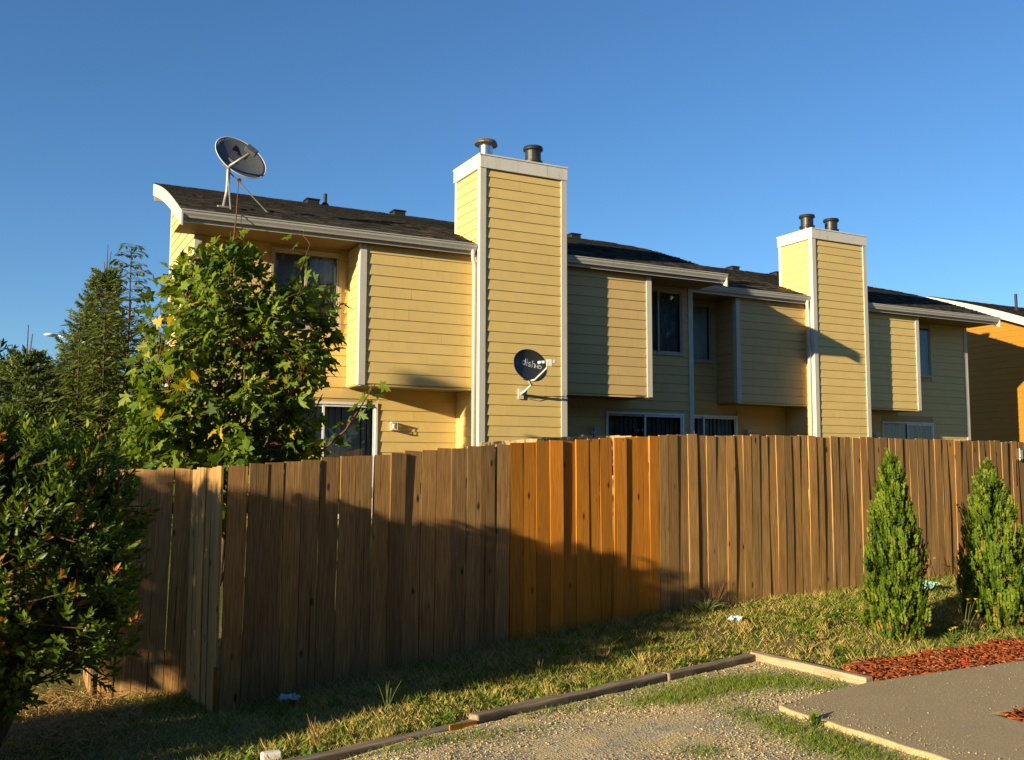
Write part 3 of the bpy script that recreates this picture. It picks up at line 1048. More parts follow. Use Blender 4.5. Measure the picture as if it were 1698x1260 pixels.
    # --- bays
    for s in (-1, 1):
        x0, x1 = (bl, cl) if s < 0 else (cr, br)
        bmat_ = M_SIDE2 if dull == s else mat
        bay = MB().box(x0, x1, YB, YW - 0.001, 3.10 + dz, 5.622 + dz).build('bay', M_SHEATH, root)
        if s < 0:
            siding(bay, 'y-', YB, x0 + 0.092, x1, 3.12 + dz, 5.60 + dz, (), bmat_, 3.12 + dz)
            siding(bay, 'x-', x0, YB + 0.092, YW - 0.02, 3.12 + dz, 5.60 + dz, (), bmat_, 3.12 + dz)
            corner(bay, x0, YB, 3.095 + dz, 5.61 + dz, -1)
        else:
            siding(bay, 'y-', YB, x0, x1 - 0.092, 3.12 + dz, 5.60 + dz, (), bmat_, 3.12 + dz)
            siding(bay, 'x+', x1, YB + 0.092, YW - 0.02, 3.12 + dz, 5.60 + dz, (), bmat_, 3.12 + dz)
            corner(bay, x1, YB, 3.095 + dz, 5.61 + dz, 1)
        MB().box(x0 + 0.01, x1, YB - 0.012, YB + 0.09, 3.078 + dz, 3.099 + dz).build('skirt_board', M_SIDE, bay)
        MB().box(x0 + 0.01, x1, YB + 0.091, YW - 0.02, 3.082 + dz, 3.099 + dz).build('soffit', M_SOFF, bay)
    # --- chimney
    ztop = 7.25 + dz
    ch = MB().box(cl, cr, YC, YC + 1.13, GZ, ztop).build('chimney', M_SHEATH, root)
    siding(ch, 'y-', YC, cl + 0.092, cr - 0.092, 0.75, ztop - 0.03, (), mat, 0.66 + dz)
    siding(ch, 'x-', cl, YC + 0.092, YC + 1.13 - 0.07, 0.75, ztop - 0.03, (), mat, 0.66 + dz)
    siding(ch, 'x+', cr, YC + 0.092, YC + 1.13 - 0.07, 0.75, ztop - 0.03, (), mat, 0.66 + dz)
    corner(ch, cl, YC, GZ, ztop - 0.001, -1)
    corner(ch, cr, YC, GZ, ztop - 0.001, 1)
    for sx, xx in ((-1, cl), (1, cr)):
        MB().box(min(xx, xx + sx * 0.024), max(xx, xx + sx * 0.024), YC + 1.13 - 0.068, YC + 1.13 + 0.024, GZ, ztop - 0.001).build('corner_board', M_TRIM, ch)
    e = 0.045
    MB().box(cl - e, cr + e, YC - e, YC + 1.13 + e, ztop, ztop + 0.235).build('chimney_cap', M_CAP, ch, False, 0.004)
    MB().box(cl - e - 0.012, cr + e + 0.012, YC - e - 0.012, YC + 1.13 + e + 0.012, ztop + 0.236, ztop + 0.268).build('cap_flashing', M_CAP, ch, False, 0.004)
    for (fx, fy, kind, h) in flues:
        flue(ch, fx, fy, ztop + 0.27, kind, h)
    # --- downspouts
    for s in (-1, 1):
        xx = cl - 0.072 if s < 0 else cr + 0.066
        xt = cl - 0.115 if s < 0 else cr + 0.066
        y0 = YC + 0.085
        r = 0.042
        mb = MB().tube([(xt, y0 + 0.01, 5.69 + dz), (xt, y0 + 0.01, 5.60 + dz), (xt + (xx - xt) * 0.3, y0 + 0.02, 5.52 + dz), (xx, y0 + 0.03, 5.40 + dz), (xx, y0 + 0.03, 5.30 + dz), (xx, y0 + 0.03, GZ + 0.2)], r, 8)
        mb.build('downspout', M_TRIM, root, True)
    # --- windows and doors
    for (kind, a, b, c, d, s) in ops:
        if kind == 'window':
            left = s < 0
            opening(root, 'window', a, b, c, d, YW, M_ALU, (M_ALU, M_ALU), M_BLIND if left else M_CURT)
        else:
            opening(root, 'sliding_door', a, b, c, d, YW, M_VINYL, (M_ALU, M_VINYL) if s > 0 else (M_VINYL, M_VINYL), M_BLIND if s < 0 else M_CURT, 16)
    for s in (-1, 1):
        wall_lamp(root, cx + s * 2.205, YW, 2.41 + dz)
    return root

townhouse('yellow townhouse nearest the camera, with dishes on roof and chimney', 8.525, 15.946, 0.0, 5.83, 4.775, 0.37, 0.19,
          [(7.985, 16.5, 'steel', 0.5), (9.03, 16.5, 'black', 0.52)], [(5.62, 0.35), (7.62, 0.35), (12.3, 0.32)], [(5.92, 0.35, 0.27)], skew=0.10, dull=1)
townhouse('yellow townhouse set further back, between the nearest one and the orange one', 18.39, 17.5, 0.10, 5.05, 6.03, 0.1, 0.17,
          [(17.88, 18.05, 'black', 0.50), (18.72, 18.05, 'black', 0.50)], [(18.75, 0.3), (20.45, 0.3)], [], dull=-1)
townhouse('orange-yellow townhouse at the right edge, gable end facing the row', 33.83, 17.65, 0.05, 5.83, 5.83, 0.37, 0.3,
          [], [(30.6, 2.3)], [(29.45, 2.0, 0.55)], mat=M_SIDEO, full=False)
# ------------------------------------------------------------------ fences
def board_mesh(w, h, th, bow, mat, wav=0.0018):
    mb = MB()
    n = 7
    dl = [rnd.uniform(-wav, wav) for _ in range(n + 1)]
    dr = [rnd.uniform(-wav, wav) for _ in range(n + 1)]
    tw = rnd.uniform(-0.004, 0.004)
    for i in range(n + 1):
        z = h * i / n
        yb = -bow * math.sin(math.pi * i / n)
        sl = tw * (i / n - 0.5)
        a, b = -w / 2 + dl[i], w / 2 + dr[i]
        zz = (z, z)
        if i == n:
            zz = (z + rnd.uniform(-0.004, 0.004), z + rnd.uniform(-0.004, 0.004))
        mb.v += [(a, yb - th / 2 - sl, zz[0]), (b, yb - th / 2 + sl, zz[1]), (b, yb + th / 2 + sl, zz[1]), (a, yb + th / 2 - sl, zz[0])]
    for i in range(n):
        p, q = i * 4, i * 4 + 4
        for k in range(4):
            k2 = (k + 1) % 4
            mb.f.append((p + k, p + k2, q + k2, q + k))
    mb.f.append((3, 2, 1, 0))
    e = n * 4
    mb.f.append((e, e + 1, e + 2, e + 3))
    me = bpy.data.meshes.new('fence_board')
    me.from_pydata(mb.v, [], mb.f)
    me.materials.append(mat)
    return me

def fence(root, pts, tops, wmean, matf, warp=1.0, gap=0.007, sag=0.0, rails=True):
    """boards along the plan polyline pts; the outer face looks to the right-hand side of travel"""
    P = [Vector((p[0], p[1])) for p in pts]
    seg = [(b - a).length for a, b in zip(P, P[1:])]
    tot = sum(seg)
    def at(s):
        for i, L in enumerate(seg):
            if s <= L or i == len(seg) - 1:
                k = s / L
                d = (P[i + 1] - P[i]).normalized()
                return P[i] + (P[i + 1] - P[i]) * k, d, tops[i] + (tops[i + 1] - tops[i]) * k
            s -= L
    s = 0.0
    inv = Matrix.Translation(root.location).inverted()
    while s < tot - 0.03:
        w = min(wmean * rnd.uniform(0.93, 1.06), tot - s)
        p, d, zt = at(s + w / 2)
        zb = tz1(p.x, p.y) - 0.03
        bow = max(0, rnd.gauss(0.002, 0.007)) * warp
        me = board_mesh(w - gap * rnd.uniform(0.4, 1.3), zt - zb + rnd.uniform(-0.008, 0.008), 0.018, bow, matf())
        o = bpy.data.objects.new('fence_board', me)
        COL.objects.link(o)
        nrm = Vector((d.y, -d.x))
        off = rnd.uniform(-0.004, 0.006) * warp
        yaw = math.atan2(d.y, d.x) + rnd.gauss(0, 0.015) * warp
        o.parent = root
        o.matrix_parent_inverse = inv
        o.matrix_basis = Matrix.Translation((p.x + nrm.x * (0.012 + off), p.y + nrm.y * (0.012 + off), zb)) @ Matrix.Rotation(yaw, 4, 'Z') @ Matrix.Rotation(rnd.gauss(sag, 0.004), 4, 'Y') @ Matrix.Rotation(rnd.gauss(0, 0.003), 4, 'X')
        s += w
    if rails:
        for (fr) in (0.16, 0.82):
            for i in range(len(P) - 1):
                d = (P[i + 1] - P[i]).normalized()
                nb = Vector((-d.y, d.x)) * 0.035
                za = tz1(P[i].x, P[i].y)
                z0 = za + (tops[i] - za) * fr
                z1b = tz1(P[i + 1].x, P[i + 1].y)
                z1 = z1b + (tops[i + 1] - z1b) * fr
                mb = MB()
                a, b = P[i] + nb + d * 0.06, P[i + 1] + nb - d * 0.06
                q = Vector((-d.y, d.x)) * 0.02
                mb.hexa([(a.x - q.x, a.y - q.y, z0 - 0.045), (b.x - q.x, b.y - q.y, z1 - 0.045), (b.x + q.x, b.y + q.y, z1 - 0.045), (a.x + q.x, a.y + q.y, z0 - 0.045),
                         (a.x - q.x, a.y - q.y, z0 + 0.045), (b.x - q.x, b.y - q.y, z1 + 0.045), (b.x + q.x, b.y + q.y, z1 + 0.045), (a.x + q.x, a.y + q.y, z0 + 0.045)])
                mb.build('rail', M_RAIL, root)
        s = 0.1
        while s < tot:
            p, d, zt = at(s)
            nb = Vector((-d.y, d.x)) * 0.105
            zb = tz1(p.x, p.y) - 0.05
            MB().box(p.x + nb.x - 0.045, p.x + nb.x + 0.045, p.y + nb.y - 0.045, p.y + nb.y + 0.045, zb, zt - 0.06).build('fence_post', M_RAIL, root)
            s += 2.3

def fpt(x):
    return (x, float(np.interp(x, FX, FY))), float(np.interp(x, FX, FT))
def frun(xs):
    q = [fpt(x) for x in xs]
    return [a for a, b in q], [b for a, b in q]

r = thing('wooden_fence', (1.1, 8.2, -0.2), 'dark weathered fence panel stepping back beside the big shrub', 'fence', 'fence sections')
fence(r, [(0.70, 8.46), (1.352, 8.235)], [1.630, 1.632], 0.125, lambda: M_GREYW, 0.7, sag=0.02)
fence(r, [(0.67, 9.2), (0.672, 8.50)], [1.64, 1.632], 0.14, lambda: M_GREYR, 0.7, rails=False)
fence(r, [(1.352, 8.215), (1.440, 7.448)], [1.632, 1.652], 0.135, lambda: M_GREYR, 0.8, rails=False)
MB().box(1.405, 1.432, 7.445, 7.475, tz1(1.42, 7.45) - 0.02, 0.18).build('corner_stake', M_ORANGE, r)
r = thing('wooden_fence', (2.7, 7.6, -0.02), 'weathered grey-brown fence section with stepped tops, mostly in shade', 'fence', 'fence sections')
p, tp = frun([1.44, 2.714, 3.945])
p[0] = (1.448, 7.476)
fence(r, p, tp, 0.147, lambda: M_GREYW, 0.45, gap=0.0045, sag=0.008)
r = thing('wooden_fence', (4.8, 7.75, 0.18), 'orange stained fence section between two weathered ones', 'fence', 'fence sections')
p, tp = frun([3.952, 4.898, 5.66])
fence(r, p, tp, 0.1425, lambda: M_ORANGE, 0.75)
r = thing('wooden_fence', (8.7, 8.05, 0.28), 'long sunlit brown fence section behind the two small evergreens', 'fence', 'fence sections')
p, tp = frun([5.667, 5.83, 7.349, 8.582, 10.179, 11.78])
fence(r, p, tp, 0.126, lambda: M_GREYR, 1.1)
r = thing('wooden_fence', (12.5, 8.35, 0.36), 'fence section right of the red-edged gap with the metal latch', 'fence', 'fence sections')
p, tp = frun([11.80, 12.4, 13.2])
fence(r, p, tp, 0.13, lambda: M_GREYR, 0.9)
r = thing('wooden_fence', (7.63, 12.5, 0.4), 'pale sunlit fence whose top shows between orange fence and chimney', 'fence', 'fence sections')
fence(r, [(7.60, 15.88), (7.62, 12.2), (7.64, 8.02)], [2.10, 2.13, 1.96], 0.142, lambda: M_PALEW, 0.6)

# latch on the fence at the right edge
lx, ly = 11.77, fpt(11.77)[0][1]
la = thing('gate_latch', (lx, ly - 0.05, 1.85), 'small metal gate latch with a wire at the right edge of the fence', 'latch')
MB().box(lx + 0.0, lx + 0.05, ly - 0.055, ly - 0.012, 1.76, 1.92).build('latch_plate', M_STEEL, la, False, 0.004)
MB().box(lx + 0.012, lx + 0.038, ly - 0.085, ly - 0.056, 1.78, 1.90).build('latch_bar', M_LNB, la, False, 0.004)
MB().tube([(lx + 0.0, ly - 0.07, 1.80), (lx - 0.08, ly - 0.06, 1.805), (lx - 0.15, ly - 0.06, 1.80), (lx - 0.16, ly - 0.06, 1.70), (lx - 0.155, ly - 0.06, 1.45)], 0.003, 5).build('wire', M_LNB, la)

# ------------------------------------------------------------------ satellite dishes
def text_mesh(txt, size):
    cu = bpy.data.curves.new('lettering', 'FONT')
    cu.body = txt
    cu.size = size
    cu.align_x = 'CENTER'
    cu.align_y = 'CENTER'
    ob = bpy.data.objects.new('lettering', cu)
    COL.objects.link(ob)
    me = bpy.data.meshes.new_from_object(ob)
    bpy.data.objects.remove(ob)
    return me

class Dish:
    def __init__(s, c, n, a, A, B, depth):
        s.c, s.n = Vector(c), Vector(n).normalized()
        a = Vector(a)
        s.a = (a - s.n * a.dot(s.n)).normalized()
        s.b = s.n.cross(s.a)
        s.A, s.B, s.d = A, B, depth
    def h(s, u, v):
        return s.d * ((u / s.A) ** 2 + (v / s.B) ** 2)
    def p(s, u, v, k=0.0):
        return s.c + s.a * u + s.b * v + s.n * (s.h(u, v) + k)
    def bowl(s, mat, parent):
        mb = MB()
        R, S = 8, 40
        for side, k in ((0, 0.0), (1, -0.012)):
            mb.v.append(tuple(s.p(0, 0, k)))
            for i in range(1, R + 1):
                for j in range(S):
                    t = 2 * math.pi * j / S
                    mb.v.append(tuple(s.p(s.A * i / R * math.cos(t), s.B * i / R * math.sin(t), k)))
        N = 1 + R * S
        for side in (0, 1):
            o = side * N
            for j in range(S):
                j2 = (j + 1) % S
                f = (o, o + 1 + j, o + 1 + j2)
                mb.f.append(f if side == 0 else f[::-1])
                for i in range(R - 1):
                    a = o + 1 + i * S
                    f = (a + j, a + S + j, a + S + j2, a + j2)
                    mb.f.append(f if side == 0 else f[::-1])
        a = 1 + (R - 1) * S
        for j in range(S):
            j2 = (j + 1) % S
            mb.f.append((a + j, N + a + j, N + a + j2, a + j2))
        o = mb.build('reflector', mat, parent, True)
        # rolled rim
        pts = [s.p(s.A * math.cos(2 * math.pi * j / 48), s.B * math.sin(2 * math.pi * j / 48), -0.004) for j in range(49)]
        MB().tube(pts, 0.009, 6, False).build('rim', M_ARM if mat is M_DISH else mat, parent, True)
        return o
    def ink(s, me, u0, v0, mat, parent, name, sx=1.0):
        vs = [v.co.copy() for v in me.vertices]
        out = bpy.data.meshes.new(name)
        out.from_pydata([tuple(s.p(u0 + v.x * sx, v0 + v.y, 0.003)) for v in vs], [], [tuple(p.vertices) for p in me.polygons])
        out.materials.append(mat)
        return place(name, out, parent)
def flat(polys):
    me = bpy.data.meshes.new('mark')
    V, F = [], []
    for p in polys:
        F.append(tuple(range(len(V), len(V) + len(p))))
        V += [(x, y, 0) for x, y in p]
    me.from_pydata(V, [], F)
    return me

# the dish on the roof
d1 = Dish((3.33, 16.68, 6.96), CR * 0.52 + CU * 0.42 - CF * 0.745, CR * 0.88 - CU * 0.47, 0.475, 0.345, 0.06)
foot = Vector((3.09, 16.75, 6.10))
r = thing('satellite_dish', foot, 'grey oval satellite dish on a tripod mast on the roof', 'satellite dish')
ref = d1.bowl(M_DISH, r)
k = 1.0
half = [(-0.005 - 0.07 * math.cos(t_) * 1.0, 0.055 * math.sin(t_)) for t_ in [math.pi / 2 * (i / 8) * 2 - math.pi / 2 for i in range(9)]]
half = [(-0.145, 0.058), (-0.145, -0.058)] + [(-0.145 + 0.105 * math.cos(t_), 0.058 * math.sin(t_)) for t_ in [(-math.pi / 2 + math.pi * i / 10) for i in range(11)]]
cres = [(0.085 + 0.0, 0.058), (0.085, -0.058), (-0.03, -0.058)] + [(0.07 - 0.10 * math.cos(t_), 0.045 - 0.085 * math.sin(t_)) for t_ in [0.75 + 0.8 * i / 8 for i in range(9)]]
d1.ink(flat([half]), -0.07, 0.12, M_INKB, ref, 'emblem')
cq = []
for i in range(10):
    t_ = 0.15 + 1.35 * i / 10
    t2 = 0.15 + 1.35 * (i + 1) / 10
    def ip(t0):
        return (0.10 - 0.14 * math.cos(t0 * 1.0), 0.058 - 0.105 * math.sin(t0))
    (xa, ya), (xb, yb) = ip(t_), ip(t2)
    cq.append([(xa, ya), (xa, -0.058), (xb, -0.058), (xb, yb)])
cq.append([(0.10, -0.047), (0.10, -0.058), (0.125, -0.058), (0.125, 0.058), (0.112, 0.058)])
d1.ink(flat(cq), -0.07, 0.12, M_INKB, ref, 'emblem')
d1.ink(text_mesh('DIRECTV', 0.075), -0.07, 0.03, M_INKG, ref, 'lettering')
d1.ink(text_mesh('Slimline', 0.058), 0.0, -0.115, M_INKG, ref, 'lettering') if False else None
lnb = d1.c + d1.n * 0.46 - CU * 0.12 + CR * 0.05
low = d1.p(-0.02, -d1.B * 0.97, 0.0)
MB().tube([low + d1.n * -0.03, low + d1.n * 0.05, lnb - CU * 0.03], [0.030, 0.026, 0.024], 8).build('feed_arm', M_POLE, r, True)
def obox(c, ax, ay, az, hx, hy, hz, mb=None):
    mb = mb or MB()
    c, ax, ay, az = Vector(c), Vector(ax).normalized(), Vector(ay).normalized(), Vector(az).normalized()
    q = [c + ax * sx * hx + ay * sy * hy + az * sz * hz for sz in (-1, 1) for (sx, sy) in ((-1, -1), (1, -1), (1, 1), (-1, 1))]
    return mb.hexa(q)
ax = d1.a
obox(lnb, ax, d1.b, d1.n, 0.105, 0.06, 0.05).build('receiver', M_LNB, r, False, 0.015)
obox(lnb - d1.n * 0.055, ax, d1.b, d1.n, 0.085, 0.042, 0.008).build('receiver_face', M_LNBP, r, False, 0.004)
back = d1.p(-0.08, -d1.B * 0.62, -0.06)
MB().tube([foot, foot + Vector((0.05, -0.01, 0.28)), back - Vector((0, 0, 0.05)), back], 0.034, 10).build('mast', M_POLE, r, True)
obox(back + d1.n * 0.02, d1.a, d1.b, d1.n, 0.07, 0.09, 0.035).build('back_bracket', M_POLE, r, False, 0.006)
obox(foot + Vector((0, 0, 0.012)), (1, 0, 0), (0, 1, 0.37), (0, -0.37, 1), 0.10, 0.07, 0.012).build('foot_plate', M_POLE, r, False, 0.004)
j = foot + (back - foot) * 0.8
MB().tube([j, Vector((3.185, 16.62, 6.045))], 0.013, 6).build('strut', M_POLE, r)
MB().tube([j + Vector((0, 0, 0.05)), Vector((3.86, 16.72, 6.075))], 0.011, 6).build('strut', M_POLE, r)
MB().tube([(3.21, 16.6, 6.04), (3.23, 16.2, 5.87), (3.235, 15.965, 5.80), (3.235, 15.965, 5.66)], 0.006, 5).build('cable', M_CABLE, r)

# the dish on the chimney
mount = Vector((8.455, 15.925, 3.015))
d2 = Dish((8.36, 15.42, 3.50), CR * 0.52 + CU * 0.20 - CF * 0.83, CR * 0.99 - CU * 0.12, 0.36, 0.29, 0.055)
r = thing('satellite_dish', mount, 'black oval satellite dish with pale lettering mounted on the chimney', 'satellite dish')
ref = d2.bowl(M_DISHD, r)
d2.ink(text_mesh('dish', 0.19), -0.02, 0.045, M_INKW, ref, 'lettering')
d2.ink(text_mesh('HD', 0.095), 0.185, 0.025, M_INKW, ref, 'lettering')
lnb = d2.c + d2.n * 0.36 + CR * 0.17 - CU * 0.02
low = d2.p(0.04, -d2.B * 0.97, 0)
MB().tube([low - d2.n * 0.03, low + d2.n * 0.06 + CR * 0.04, lnb - CU * 0.10 - CR * 0.05, lnb - CR * 0.02], [0.017, 0.017, 0.015, 0.015], 8).build('feed_arm', M_ARM, r, True)
obox(lnb, CR, CU, CF, 0.055, 0.065, 0.05).build('receiver', M_LNBP, r, False, 0.014)
obox(lnb + CR * 0.05 + CU * 0.02, CR, CU, CF, 0.06, 0.035, 0.04).build('receiver', M_LNBP, r, False, 0.014)
for kx in (-0.095, -0.15):
    c0 = lnb + CR * kx * 1.0 + CU * (0.028 + kx * 0.06)
    MB().tube([c0 - d2.n * 0.03 + CR * 0.03, c0 - d2.n * 0.08], [0.026, 0.030], 10).build('feed_horn', M_INKW, r, True)
back = d2.p(-0.02, -d2.B * 0.7, -0.05)
MB().tube([mount, mount + Vector((0.03, -0.12, 0.06)), mount + Vector((0.07, -0.30, 0.16)), back], 0.022, 10).build('mast', M_ARM, r, True)
obox(back, d2.a, d2.b, d2.n, 0.05, 0.07, 0.03).build('back_bracket', M_LNB, r, False, 0.006)
obox(mount + Vector((0.0, -0.006, 0.01)), (1, 0, 0), (0, 1, 0), (0, 0, 1), 0.06, 0.008, 0.10).build('foot_plate', M_ARM, r, False, 0.004)
MB().tube([mount + Vector((0.05, -0.03, -0.05)), mount + Vector((0.25, -0.035, -0.075)), mount + Vector((0.5, -0.02, -0.03)), mount + Vector((0.75, -0.015, -0.01)), mount + Vector((0.93, -0.03, 0.0)), mount + Vector((0.945, -0.04, 0.12))], 0.006, 5).build('cable', M_CABLE, r)

# ------------------------------------------------------------------ plants
MAPLE_V = [(0, 0, 0), (0.06, -0.20, 0), (-0.12, -0.40, -0.02), (0.20, -0.34, 0.01), (0.28, -0.62, -0.05), (0.42, -0.36, 0), (0.46, -0.17, 0.02), (0.72, -0.28, -0.02), (0.76, -0.12, 0.0), (1.02, 0, -0.06),
           (0.76, 0.12, 0.0), (0.72, 0.28, -0.02), (0.46, 0.17, 0.02), (0.42, 0.36, 0), (0.28, 0.62, -0.05), (0.20, 0.34, 0.01), (-0.12, 0.40, -0.02), (0.06, 0.20, 0)]
MAPLE_F = [(0, i, i + 1) for i in range(1, 17)]
MAPLE_V = [(a, b, c - 0.16 * a * a - 0.30 * b * b) for a, b, c in MAPLE_V]
OVAL_V = [(0, 0, 0), (0.30, -0.17, 0.03), (0.65, -0.15, 0.02), (1.0, 0, -0.05), (0.65, 0.15, 0.02), (0.30, 0.17, 0.03), (0.5, 0, -0.02)]
OVAL_F = [(0, 1, 6), (1, 2, 6), (2, 3, 6), (3, 4, 6), (4, 5, 6), (5, 0, 6)]
NEED_V = [(0, -0.05, 0), (0, 0.05, 0), (1, 0, 0.0)]
NEED_F = [(0, 1, 2)]
SPRAY_V = [(0, 0, 0), (0.35, -0.22, 0.03), (0.30, 0.0, 0), (0.55, -0.34, 0.05), (0.62, -0.10, 0.01), (1.0, -0.08, -0.02), (0.65, 0.06, 0.0), (0.92, 0.30, 0.04), (0.55, 0.26, 0.03), (0.30, 0.20, 0.02), (0.5, 0.45, 0.05)]
SPRAY_F = [(0, 1, 2), (1, 3, 4), (1, 4, 2), (4, 5, 6), (4, 6, 2), (6, 7, 8), (6, 8, 2), (2, 9, 0), (2, 8, 9), (9, 8, 10)]
UP = np.array([0, 0, 1.0])
cR, cU, cF = np.array(CR), np.array(CU), np.array(CF)
hR = unit(np.array([CR[0], CR[1], 0.0]))
hF = unit(np.array([CF[0], CF[1], 0.0]))

def maple():
    base = np.array([2.15, 11.3, 0.30])
    root = thing('maple_tree', tuple(base), 'young maple with big lobed green leaves rising over the left fence', 'tree')
    # half widths of the crown to the left and right (as seen from the path) per height
    zs = [1.2, 1.6, 2.0, 2.4, 2.8, 3.2, 3.6, 3.85, 4.05, 4.25]
    Lw = [-1.10, -1.24, -1.30, -1.12, -1.00, -0.98, -0.95, -0.80, -0.45, -0.2]
    Rw = [1.25, 1.25, 1.15, 1.18, 1.30, 1.42, 1.30, 1.10, 0.30, 0.15]
    stems = []
    tips = [(-0.62, 0.2, 3.9), (0.10, -0.25, 4.30), (0.93, 0.1, 4.25), (-0.25, 0.55, 4.0), (0.45, 0.5, 3.9), (-0.95, -0.1, 3.0), (1.2, 0.3, 3.5), (0.5, -0.6, 3.2), (-0.5, -0.7, 2.8), (1.0, -0.5, 2.6), (-1.1, 0.4, 2.2), (0.0, 0.9, 3.2)]
    mb = MB()
    stem_pts = []
    for (u, w, z) in tips:
        p0 = base + np.array([rnd.uniform(-0.06, 0.06), rnd.uniform(-0.06, 0.06), -0.15])
        p2 = base + hR * u + hF * w
        p2[2] = z
        p1 = (p0 + p2) / 2 + hR * u * -0.18 + np.array([0, 0, 0.25])
        pts = [(1 - t_) ** 2 * p0 + 2 * t_ * (1 - t_) * p1 + t_ * t_ * p2 for t_ in np.linspace(0, 1, 10)]
        mb.tube([tuple(p) for p in pts], [0.030 * (1 - 0.8 * i / 9) for i in range(10)], 7)
        stem_pts.append(np.array(pts))
    mb.build('trunk', M_BARK, root, True)
    allstem = np.concatenate([s[3:] for s in stem_pts])
    P, TIP, N, S, T = [], [], [], [], []
    tw = MB()
    def add_leaf(p, dirv, size, tv):
        P.append(p)
        d = unit(dirv + np.array([0, 0, -0.35]) + rng.normal(0, 0.18, 3))
        nn = unit(UP * 0.60 + d * 0.25 - hR * 0.50 - hF * 0.18 + rng.normal(0, 0.42, 3))
        TIP.append(d); N.append(nn); S.append(size); T.append(tv)
    def twig(p0, p1, nl, s0=0.12):
        pts = [p0 + (p1 - p0) * k + np.array([0, 0, 0.05 * math.sin(math.pi * k)]) for k in np.linspace(0, 1, 5)]
        tw.tube([tuple(q) for q in pts], [0.006, 0.005, 0.0045, 0.004, 0.003], 4, False)
        ax = unit(p1 - p0)
        for i in range(nl):
            k = 0.35 + 0.65 * (i + 0.5) / nl
            q = p0 + (p1 - p0) * k
            ang = rnd.uniform(0, 2 * math.pi)
            o1 = unit(np.cross(ax, UP) + 1e-3)
            o2 = np.cross(ax, o1)
            for s in (0, math.pi):
                od = o1 * math.cos(ang + s) + o2 * math.sin(ang + s)
                od = unit(od + ax * 0.5)
                pet = q + od * rnd.uniform(0.05, 0.11)
                yel = 0.0
                tv = float(np.clip(rng.beta(1.7, 2.6) + yel, 0, 0.90))
                hgt = (q[2] - 1.5) / 2.8
                if rnd.random() < 0.015 + 0.03 * max(0, (0.4 - hgt)):
                    tv = rnd.uniform(0.93, 0.975)
                add_leaf(pet, od, rnd.uniform(0.10, 0.185) * (1.12 if q[2] < 2.6 else 0.95), tv)
    n = 0
    while n < 500:
        z = rnd.uniform(1.15, 4.15)
        l, rr = np.interp(z, zs, Lw), np.interp(z, zs, Rw)
        mid, hw = (l + rr) / 2, (rr - l) / 2
        a = rnd.uniform(0, 2 * math.pi)
        rad = math.sqrt(rnd.uniform(0.12, 1.0))
        u = mid + hw * rad * math.cos(a) * 0.93
        w = min(hw, 1.05) * 0.95 * rad * math.sin(a)
        # ragged notches in the outline
        if rad > 0.75 and math.sin(u * 9 + z * 7) + math.sin(z * 11 - w * 5) > 1.05:
            continue
        p1 = base + hR * u + hF * w
        p1[2] = z
        j = np.argmin(np.linalg.norm(allstem - (p1 - np.array([0, 0, 0.25])), axis=1))
        p0 = allstem[j]
        dv = p1 - p0
        L = np.linalg.norm(dv)
        if L > 0.65:
            p0 = p1 - dv / L * 0.65
        twig(p0, p1, rnd.choice((3, 4, 5)))
        n += 1
    for st in stem_pts:                       # leaves along the leaders
        for q in st[6:]:
            twig(q, q + rng.normal(0, 0.12, 3) + np.array([0, 0, 0.12]), 2)
    # tall thin leader above the roof edge, and the low branch reaching right
    a = base + hR * 0.13 + hF * -0.25
    a[2] = 4.15
    b = base + hR * 0.17 + hF * -0.25
    b[2] = 4.93
    tw2 = MB().tube([tuple(a - np.array([0, 0, 0.4])), tuple(a), tuple((a + b) / 2 + hR * 0.01), tuple(b)], [0.010, 0.008, 0.007, 0.005], 6)
    for k in range(3):
        add_leaf(b, rng.normal(0, 1, 3) * np.array([1, 1, 0.3]), 0.07, 0.985)
    add_leaf(a + (b - a) * 0.2, hR, 0.09, 0.99)
    a = base + hR * 1.0 + hF * -0.3
    a[2] = 1.65
    b = base + hR * 1.78 + hF * -0.3
    b[2] = 2.58
    mid = (a + b) / 2 + hR * 0.06 - UP * 0.06
    tw2.tube([tuple(a), tuple(mid), tuple(b)], [0.013, 0.010, 0.005], 6)
    for k in np.linspace(0.12, 1.0, 9):
        q = (1 - k) ** 2 * a + 2 * k * (1 - k) * mid + k * k * b
        for s in (-1, 1):
            od = unit(hR * s * 0.8 + hF * rnd.uniform(-0.6, 0.6) + UP * rnd.uniform(-0.5, 0.2))
            add_leaf(q + od * 0.06, od, rnd.uniform(0.11, 0.17), rnd.uniform(0.1, 0.5))
    tw2.build('branch', M_TWIG, root, True)['kind'] = 'stuff'
    tw.build('twigs', M_TWIG, root, True)['kind'] = 'stuff'
    P, TIP, N, S, T = map(np.array, (P, TIP, N, S, T))
    S = np.stack([S, S * rng.uniform(0.62, 1.05, len(S)), S * rng.uniform(-0.2, 2.0, len(S))], -1)
    leaf_parts(root, 'leaf', MAPLE_V, MAPLE_F, basis(TIP, N), P, S, T, M_MAPLE)
maple()

